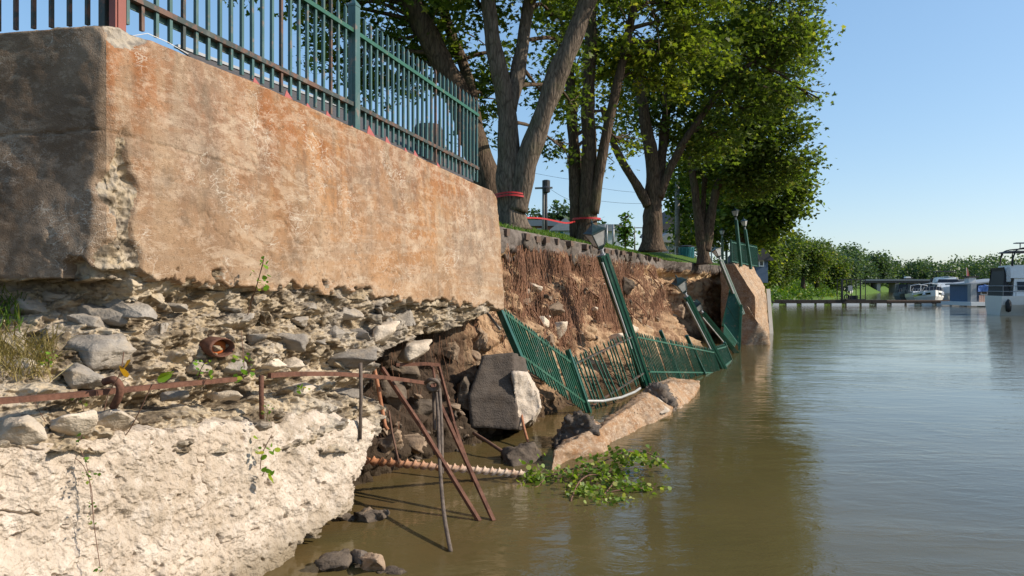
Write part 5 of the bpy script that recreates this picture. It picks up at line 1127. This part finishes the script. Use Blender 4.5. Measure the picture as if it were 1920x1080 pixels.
def house(label, u0, u1, vt, vb, Y, dep, wallm, roofm, rise, openings=(), name='house', flat=False):
    a, b = P(u0, vb, Y), P(u1, vb, Y); h = P(u0, vt, Y).z - a.z; t = thing(name, (a.x, Y, a.z), label, 'building')
    MB().box((a.x, Y, a.z), (b.x, Y + dep, a.z + h)).obj('walls', MAT[wallm], t); mx = (a.x + b.x) / 2; e = .35; zt = a.z + h
    r = MB()
    if flat: r.box((a.x - e, Y - e, zt), (b.x + e, Y + dep + e, zt + rise))
    else: r.prism([(a.x - e, zt - .12), (b.x + e, zt - .12), (b.x + e, zt), (mx, zt + rise), (a.x - e, zt)], (1, 0, 0), (0, 0, 1), (0, Y - e, 0), (0, dep + 2 * e, 0))
    r.obj('roof', MAT[roofm], t)
    for (x0, v0, x1, v1, m) in openings:
        p, q = P(x0, v1, Y), P(x1, v0, Y); w = MB().box((p.x, Y - .06, p.z), (q.x, Y + .02, q.z)).obj('window', MAT[m], t)
        f = MB(); 
        for A, Bq in (((p.x - .08, p.z - .08), (q.x + .08, p.z)), ((p.x - .08, q.z), (q.x + .08, q.z + .08)), ((p.x - .08, p.z), (p.x, q.z)), ((q.x, p.z), (q.x + .08, q.z))): f.box((A[0], Y - .09, A[1]), (Bq[0], Y + .01, Bq[1]))
        f.obj('window_frame', MAT['white'], w)
    return t
house('white shed with low roof between the three-stemmed maple and the sapling', 1122, 1162, 434, 475, 55, 8, 'whitewall', 'greysteel', .5, [(1128, 444, 1134, 456, 'darkglass')], 'shed', True)
house('low white building with grey roof left of the three-stemmed maple', 1040, 1078, 430, 475, 60, 10, 'whitewall', 'greysteel', .9, [(1046, 434, 1056, 444, 'teal')])
house('red brick and blue low building beyond the lawn behind the utility pole', 985, 1042, 424, 475, 75, 10, 'brick', 'steelblue', .6, [(992, 430, 1002, 440, 'darkglass'), (1008, 430, 1016, 440, 'darkglass')], 'house', True)
house('blue-walled house with sloping dark roof behind the grey utility pole', 1247, 1300, 428, 490, 62, 10, 'bluewall', 'roofdark', 2.0, [(1254, 434, 1262, 445, 'darkglass')])
house('low grey-roofed shed in front of the blue-walled house', 1238, 1272, 452, 492, 56, 6, 'concrete_grey', 'concrete_grey', .7)
house('dark cabin with white eave behind the upright fence on the far bank', 1418, 1440, 486, 530, 60, 8, 'bluewall', 'roofdark', .9, [(1424, 490, 1430, 498, 'darkglass')], 'cabin')
# long shingled roof and small silo seen through the fence
rf = thing('house', P(640, 300, 26), 'long dark shingled roof seen through the pickets above the wall', 'building')
ra, rb_ = P(330, 88, 25), P(835, 276, 40)
rr = MB(); A0, A1 = Vector((ra.x, ra.y, ra.z)), Vector(rb_); dn_ = (A1 - A0).normalized(); sd = Vector((dn_.y, -dn_.x, 0))
for k in range(9):
    o = sd * (k * .55) + Vector((0, 0, -k * .34))
    rr.add([A0 + o, A1 + o, A1 + o + sd * .58 + Vector((0, 0, -.35)), A0 + o + sd * .58 + Vector((0, 0, -.35)), A0 + o + Vector((0, 0, -.05)), A1 + o + Vector((0, 0, -.05)), A1 + o + sd * .58 + Vector((0, 0, -.40)), A0 + o + sd * .58 + Vector((0, 0, -.40))], [(0, 3, 2, 1), (4, 5, 6, 7), (3, 7, 6, 2), (0, 1, 5, 4), (0, 4, 7, 3), (1, 2, 6, 5)])
rr.obj('roof', MAT['roofdark'], rf); MB().prism([(.1, -.8), (4.2, -3.3), (4.2, -6.6), (.1, -6.6)], sd, (0, 0, 1), A0, A1 - A0).obj('walls', MAT['whitewall'], rf); MB().beam(A0 + Vector((0, 0, .03)), A1 + Vector((0, 0, .03)), .22, .10).obj('ridge_cap', MAT['greysteel'], rf)
sl = thing('water_tank', P(803, 330, 32), 'round dark tank with a railing seen through the fence near the leaning maple', 'tank')
MB().lathe([(.62, -1.4), (.62, 1.05), (.55, 1.25), (.3, 1.3)], 18, tuple(P(803, 290, 32))).obj('tank_body', MAT['roofdark'], sl)
for k in range(8):
    a = k * math.pi / 4; c = P(803, 290, 32) + Vector((.55 * math.cos(a), .55 * math.sin(a), 1.2)); MB().tube([c, up(c, .35)], .015, 5).obj('railing', MAT['greysteel'], sl)
# chain link fence posts, bin, green scoop
cf = thing('wire_fence', P(1290, 490, 40), 'low wire mesh fence behind the bank near the teal bin', 'fence')
for u in (1252, 1266, 1282, 1301, 1318, 1334): MB().tube([P(u, 494, 40), P(u, 462, 40)], .035, 6).obj('post', MAT['greysteel'], cf)
for v in (463, 476, 489): MB().tube([P(1252, v, 40), P(1334, v, 40)], .012, 5).obj('wire', MAT['greysteel'], cf)
bn = thing('rubbish_bin', P(1287, 492, 34), 'teal ribbed rubbish bin beside the slim maple', 'bin'); c = P(1287, 489, 34)
MB().lathe([(.30, 0), (.34, .55), (.34, .62)], 14, tuple(c)).obj('bin_body', MAT['teal'], bn)
for k in range(14):
    a = 2 * math.pi * k / 14; p = c + Vector((.33 * math.cos(a), .33 * math.sin(a), .02)); MB().beam(p, p + Vector((.03 * math.cos(a), .03 * math.sin(a), .56)), .03, .03).obj('slat', MAT['teal'], bn)
MB().lathe([(.36, .62), (.36, .66), (.2, .70)], 14, tuple(c)).obj('lid', MAT['black'], bn)

# ------------------------------------------------------------------ dock and boats
YD = 86.0
dk = thing('floating_dock', P(1640, 572, YD), 'long low timber dock crossing the river with white floats', 'dock')
xs = np.linspace(P(1438, 560, YD).x, P(1832, 560, YD).x, 15)
for i, (x0, x1) in enumerate(zip(xs, xs[1:])):
    MB().box((x0, YD, .18), (x1 - .03, YD + 2.0, .62 if i < 8 else .58)).obj('deck_section', MAT['dockdark' if i < 8 else 'dockwood'], dk)
    MB().box((x0 + .5, YD - .12, .0), (x0 + 1.35 + .3 * (i % 3), YD + .3, .24)).obj('float', MAT['white'], dk)
    MB().box((x0 + .02, YD - .06, .24), (x1 - .06, YD - .005, .44)).obj('fender_board', MAT['dockdark'], dk)
gt = thing('dock_gate', P(1600, 562, YD), 'open steel frame gate standing on the dock', 'gate'); zd = .62
x0, x1 = P(1581, 0, YD).x, P(1625, 0, YD).x; zt = P(0, 524, YD).z
for x in np.linspace(x0, x1, 6): MB().beam((x, YD + .3, zd), (x, YD + .3, zt), .07 if x > x0 else .2).obj('upright', MAT['black'], gt)
for z in (zt, zd + .05): MB().beam((x0, YD + .3, z), (x1, YD + .3, z), .09).obj('crossbar', MAT['black'], gt)
for x in (x0, x1):
    MB().beam((x, YD + 1.6, zd), (x, YD + 1.6, zt), .07).obj('upright', MAT['black'], gt); MB().beam((x, YD + .3, zt), (x, YD + 1.6, zt), .07).obj('crossbar', MAT['black'], gt)
pcn = P(1596, 541, YD); MB().box((pcn.x - .25, YD + .22, pcn.z - .3), (pcn.x + .25, YD + .26, pcn.z + .35)).obj('sign_plate', MAT['greysteel'], gt)
lr = P(1588, 557, YD - .1); ringm = MB(); k1, k2 = 20, 8; V = []
for i in range(k1):
    a = 2 * math.pi * i / k1
    for j in range(k2):
        b = 2 * math.pi * j / k2; r = .29 + .075 * math.cos(b); V.append((lr.x + r * math.cos(a), lr.y + .075 * math.sin(b), lr.z + r * math.sin(a)))
ringm.add(V, [(i * k2 + j, i * k2 + (j + 1) % k2, ((i + 1) % k1) * k2 + (j + 1) % k2, ((i + 1) % k1) * k2 + j) for i in range(k1) for j in range(k2)])
tag(ringm.obj('tyre_ring', MAT['black'], None, True), 'black tyre hung at the left of the dock gate', 'tyre')
bxp = P(1604, 559, YD); bx_ = thing('dock_box', (bxp.x, YD + .5, zd), 'black storage box on the dock inside the gate', 'box'); MB().box((bxp.x - .45, YD + .4, zd), (bxp.x + .45, YD + 1.0, zd + .45)).obj('box_body', MAT['black'], bx_); MB().box((bxp.x - .48, YD + .37, zd + .45), (bxp.x + .48, YD + 1.03, zd + .51)).obj('lid', MAT['black'], bx_)

def hull_mesh(L, Wd, zk, zs, zb, flare=.75, n=14, stern=0.0):
    """boat hull along +x (bow at L), sheer rising from zs to zb"""
    V = []; Fc = []
    for i in range(n):
        f = i / (n - 1); wd = Wd / 2 * (1 - max(0, (f - .45) / .55) ** 2.2) + .02; ww = wd * (flare if f < .6 else flare * (1 - .35 * (f - .6) / .4)); zd = zs + (zb - zs) * f ** 1.8; x = L * f
        xr = x - (0 if f < .8 else (f - .8) / .2 * .10 * L)
        V += [(xr, 0, zk * (1 - .6 * f ** 3)), (xr, ww, -.02), (x, wd * .97, zd * .55), (x, wd, zd), (x, -wd, zd), (x, -wd * .97, zd * .55), (xr, -ww, -.02)]
    for i in range(n - 1):
        for k in range(7):
            a, b = i * 7 + k, i * 7 + (k + 1) % 7; Fc.append((a, b, b + 7, a + 7))
    Fc += [tuple(range(6, -1, -1)), tuple((n - 1) * 7 + k for k in range(7))]
    return V, Fc
def boat(label, pos, yaw, L, Wd, zs, zb, hullm='white', stripe=None, cabin=None, canvas=None, fly=None, ws=True, rails=True, name='motor_boat', group='boats moored by the dock'):
    root = thing(name, pos, label, 'boat', group); M = Matrix.Translation(Vector(pos)) @ Matrix.Rotation(math.radians(yaw), 4, 'Z')
    def add(nm, mb, m, par=root): return inst(nm, mb.mesh(nm, MAT[m]), M, par)
    V, Fc = hull_mesh(L, Wd, -.5, zs, zb); h = MB().add(V, Fc); hl = add('hull', h, hullm)
    if stripe:
        for sgn in (1, -1):
            V = []
            for i in range(13):
                f = i / 13; w = (Wd / 2 * (1 - max(0, (f - .45) / .55) ** 2.2) + .045) * sgn; z = zs + (zb - zs) * f ** 1.8; V += [(L * f, w, z * .70), (L * f, w, z * .86)]
            add('stripe', MB().add(V, [(2 * i, 2 * i + 2, 2 * i + 3, 2 * i + 1) for i in range(12)]), stripe, hl)
    def trap(x0, x1, z0, z1, w, sl0, sl1, tw=.86):
        a, b = w / 2, w / 2 * tw
        return [(x0, -a, z0), (x1, -a, z0), (x1, a, z0), (x0, a, z0), (x0 + sl0, -b, z1), (x1 - sl1, -b, z1), (x1 - sl1, b, z1), (x0 + sl0, b, z1)], [(3, 2, 1, 0), (4, 5, 6, 7), (0, 1, 5, 4), (1, 2, 6, 5), (2, 3, 7, 6), (3, 0, 4, 7)]
    if cabin:
        x0, x1, hh, m = cabin; z0 = zs * .95; cb = add('cabin', MB().add(*trap(x0, x1, z0, z0 + hh, Wd * .82, .15, hh * .8)), m)
        wn = MB()
        for sgn in (-1, 1):
            for k in range(3):
                a = x0 + .3 + k * (x1 - x0 - .9) / 3; b = a + (x1 - x0 - .9) / 3 - .12; y0 = sgn * (Wd * .41 * .97 + .01); y1 = sgn * (Wd * .41 * .90 + .01)
                q = MB().add([(a, y0, z0 + hh * .35), (b, y0, z0 + hh * .35), (b, y1, z0 + hh * .82), (a, y1, z0 + hh * .82), (a, y0 - sgn * .02, z0 + hh * .35), (b, y0 - sgn * .02, z0 + hh * .35), (b, y1 - sgn * .02, z0 + hh * .82), (a, y1 - sgn * .02, z0 + hh * .82)], [(0, 1, 2, 3), (7, 6, 5, 4), (0, 4, 5, 1), (1, 5, 6, 2), (2, 6, 7, 3), (3, 7, 4, 0)]); add('window', q, 'darkglass', cb)
        zc = z0 + hh
    else: zc = zs
    if ws:
        xw = (cabin[1] - cabin[2] * .8 - .1) if cabin else L * .55
        g = MB().add(*trap(xw - 1.5, xw + .1, zc - .02, zc + .55, Wd * .72, .5, .45)); add('windscreen', g, 'darkglass')
        for sgn in (-1, 1): add('arch', MB().tube([(xw - 2.4, sgn * Wd * .4, zs), (xw - 2.1, sgn * Wd * .38, zc + .8), (xw - 2.0, 0, zc + 1.0)], .05, 6), 'white')
    if canvas:
        x0, x1, hh, m = canvas; add('canvas_top', MB().add(*trap(x0, x1, zs, zs + hh, Wd * .9, .2, .35, .8)), m)
    if fly:
        x0, x1, z0, hh = fly; fb = add('flybridge', MB().add(*trap(x0, x1, z0, z0 + hh, Wd * .74, .1, .6)), 'white'); add('hardtop', MB().add(*trap(x0 + .1, x1 - .7, z0 + hh + .95, z0 + hh + 1.05, Wd * .72, .05, .1)), 'black')
        for xx in (x0 + .2, x1 - .9):
            for sgn in (-1, 1): add('top_support', MB().tube([(xx, sgn * Wd * .32, z0 + hh), (xx + .1, sgn * Wd * .32, z0 + hh + .97)], .03, 6), 'black', fb)
    if rails:
        for sgn in (-1, 1):
            pts = []
            for i in range(8):
                f = .42 + .55 * i / 7; w = (Wd / 2 * (1 - max(0, (f - .45) / .55) ** 2.2)) * sgn * .95; z = zs + (zb - zs) * f ** 1.8; pts.append((L * f, w, z + .5)); add('rail_post', MB().tube([(L * f, w, z), (L * f, w, z + .5)], .018, 5), 'greysteel')
            add('rail', MB().tube(pts, .02, 6), 'greysteel')
    return root
GBT = 'boats moored by the dock'
def bow_at(u, Y, yaw, L):
    a = math.radians(yaw); p = P(u, 540, Y); return (p.x - math.cos(a) * L, p.y - math.sin(a) * L, 0)
boat('white open motorboat with dark stripe facing us at the dock, nearest of the moored boats', bow_at(1754, 95, -112, 8.5), -112, 8.5, 3.0, 1.2, 1.75, 'white', 'darkglass', (3.2, 7.0, .5, 'white'), None, None)
boat('moored boat with dark canvas top just left of the nearest white motorboat', bow_at(1731, 104, -112, 8.5), -112, 8.5, 2.8, 1.1, 1.5, 'offwhite', None, (3.0, 6.5, .5, 'white'), (.4, 3.6, 1.5, 'black'), None)
boat('dark-covered moored boat third from the nearest white motorboat', bow_at(1717, 112, -112, 8), -112, 8, 2.8, 1.0, 1.4, 'black', None, None, (.6, 6.0, 1.2, 'black'), None, False)
boat('small covered boat farthest left in the moored row', bow_at(1702, 122, -112, 8), -112, 8, 2.8, 1.1, 1.5, 'steelblue', None, None, (.6, 5.5, 1.5, 'black'), None, False)
boat('tall white flybridge yacht behind the moored row', bow_at(1788, 112, -112, 13), -112, 13, 4.2, 1.6, 2.3, 'white', None, (2.5, 9.5, 1.3, 'white'), (.4, 2.6, 2.0, 'black'), (3.2, 7.0, 2.85, .8), True)
boat('white pontoon boat with pale canopy left of the blue floating house', bow_at(1810, 98, -115, 7), -115, 7, 2.6, .9, 1.1, 'offwhite', None, None, (1.0, 5.6, 1.7, 'whitewall'), None, False)
boat('distant white motorboat by the left bank behind the dock gate', (P(1577, 0, 200).x, 200, 0), -100, 9, 3.0, 1.2, 1.8, 'white', None, (2.2, 7, 1.2, 'white'), None, (2.6, 5.2, 2.3, .6), True, False)
# big cruiser at the right edge, stern quarter towards us
cr = boat('large white cabin cruiser with black canvas and fenders at the right picture edge', (P(1862, 592, 56).x, 56, 0), -18, 13, 4.2, 1.42, 2.1, 'white', None, (.8, 9.5, 1.35, 'white'), (.12, .6, 2.1, 'black'), (.6, 6.6, 2.72, .95), False)
Mc = WM[cr.name] @ Matrix.Rotation(math.radians(-18), 4, 'Z')
for i, x in enumerate((.35, 1.75, 4.2)): inst('fender', MB().lathe([(.02, .25), (.17, .33), (.19, .6), (.19, .95), (.1, 1.12), (.03, 1.2)], 12).mesh('fender', MAT['black'], True), Mc @ Matrix.Translation((x, -2.3, 0)), cr)
for z in (1.75, 2.15): inst('stern_rail', MB().tube([(.1, 2.0, z), (.05, -2.0, z), (2.6, -2.08, z), (6, -2.05, z + .15)], .025, 6).mesh('stern_rail', MAT['greysteel']), Mc, cr)
for x in (.1, .9, 1.8, 2.7): inst('rail_post', MB().tube([(x, -2.02, 1.3), (x, -2.02, 2.15)], .022, 6).mesh('rail_post', MAT['greysteel']), Mc, cr)
inst('canvas_window', MB().add([(.34, -1.86, 2.45), (.40, -1.62, 3.5), (.66, -1.62, 3.5), (.62, -1.86, 2.45)], [(0, 1, 2, 3)]).mesh('canvas_window', MAT['frosted']), Mc @ Matrix.Translation((0, -.04, 0)), cr)
# bow of canvas frame over the flybridge
for y in (-1.45, 1.45): inst('canvas_frame', MB().tube(smooth([(.85, y, 3.6), (.95, y, 4.4), (1.5, y, 4.9), (4.5, y, 5.0)]), .05, 6).mesh('canvas_frame', MAT['black']), Mc, cr)
inst('mast', MB().tube([(1.75, 0, 4.9), (1.75, 0, 5.3)], .04, 6).mesh('mast', MAT['greysteel']), Mc, cr); inst('radar_bar', MB().box((1.4, -.35, 5.3), (2.1, .35, 5.37)).mesh('radar_bar', MAT['greysteel']), Mc, cr)
# blue floating house with a dock
fh = thing('floating_house', P(1850, 565, 80), 'blue-sided floating house with tarp and pinkish boards on the dock at right', 'building'); Yh = 80
a, b = P(1832, 564, Yh), P(1905, 564, Yh)
MB().box((a.x - 1, Yh - .6, .1), (b.x, Yh + 5, .5)).obj('float', MAT['white'], fh); MB().box((a.x, Yh + .6, .5), (b.x, Yh + 5, 2.35)).obj('walls', MAT['bluewall'], fh)
MB().prism([(a.x - .3, 2.35), (b.x, 2.9), (b.x, 3.05), (a.x - .3, 2.5)], (1, 0, 0), (0, 0, 1), (0, Yh + .2, 0), (0, 5.2, 0)).obj('roof', MAT['greysteel'], fh)
MB().box((a.x - .6, Yh + .1, .5), (a.x + .02, Yh + .7, 2.45)).obj('corner_box', MAT['greysteel'], fh)
c = P(1845, 0, Yh).x; MB().box((c - .4, Yh + 2, 2.5), (c + .4, Yh + 2.8, 3.15)).obj('roof_vent', MAT['whitewall'], fh); MB().box((c - .6, Yh + 1.8, 3.15), (c + .6, Yh + 3, 3.3)).obj('vent_cap', MAT['black'], fh)
q = P(1851, 0, Yh).x; wdw = MB().box((q - .3, Yh + .54, 1.35), (q + .3, Yh + .58, 2.05)).obj('window', MAT['darkglass'], fh)
for A, Bq in (((q - .38, 1.27), (q + .38, 1.35)), ((q - .38, 2.05), (q + .38, 2.13)), ((q - .38, 1.35), (q - .3, 2.05)), ((q + .3, 1.35), (q + .38, 2.05))): MB().box((A[0], Yh + .5, A[1]), (Bq[0], Yh + .59, Bq[1])).obj('window_frame', MAT['white'], wdw)
for i in range(9):
    x = P(1836 + i * 4.2, 0, Yh).x; MB().box((x, Yh, .5), (x + .21, Yh + .06, 1.22)).obj('board', MAT['pinkwood'], fh)
tag(face_block('tarp', ([P(1833, 547, Yh), P(1834, 537, Yh), P(1845, 534, Yh), P(1858, 538, Yh), P(1862, 547, Yh)], [P(1833, 547, Yh + .5), P(1834, 536, Yh + .5), P(1845, 533, Yh + .5), P(1858, 537, Yh + .5), P(1862, 547, Yh + .5)]), MAT['bluewrap'], None, .12, .08, 5), 'crumpled blue and white tarp over the boards of the floating house', 'tarp')
fl = thing('feather_flag', P(1814, 545, 95), 'tall narrow red flag on the dock among the boats', 'flag'); p0, p1 = P(1815, 560, 95), P(1812, 501, 95)
MB().tube([p0, p1], .025, 6).obj('flag_pole', MAT['white'], fl); MB().prism([(0, 0), (.32, .1), (.36, 1.4), (.12, 2.2), (0, 2.3)], (1, 0, 0), (0, 0, 1), P(1812, 535, 95), (0, .02, 0)).obj('flag_cloth', MAT['flagred'], fl)
# bridge
bg = thing('bridge', P(1720, 545, 330), 'low grey road bridge across the river before the far woods', 'bridge')
x0, x1, Yb = P(1586, 0, 330).x, P(1900, 0, 330).x, 330
MB().box((x0, Yb, 4.3), (x1, Yb + 8, 5.2)).obj('deck', MAT['roofdark'], bg); MB().box((x0, Yb - .2, 5.2), (x1, Yb - .05, 5.9)).obj('parapet', MAT['steelblue'], bg)
for k in range(9): x = x0 + 6 + k * (x1 - x0) / 9; MB().box((x, Yb + 1, -.5), (x + 1.6, Yb + 7, 4.3)).obj('pier', MAT['concrete_grey'], bg)
cr2 = P(1706, 528, 330); cv = thing('car', (cr2.x, Yb + 2, 5.2), 'small dark car crossing the far bridge', 'car'); MB().box((cr2.x - 2.1, Yb + 1, 5.5), (cr2.x + 2.1, Yb + 2.8, 6.4)).obj('car_body', MAT['darkglass'], cv)
MB().prism([(-1.4, 0), (1.3, 0), (.8, .7), (-.9, .7)], (1, 0, 0), (0, 0, 1), (cr2.x, Yb + 1.1, 6.4), (0, 1.6, 0)).obj('car_roof', MAT['white'], cv)
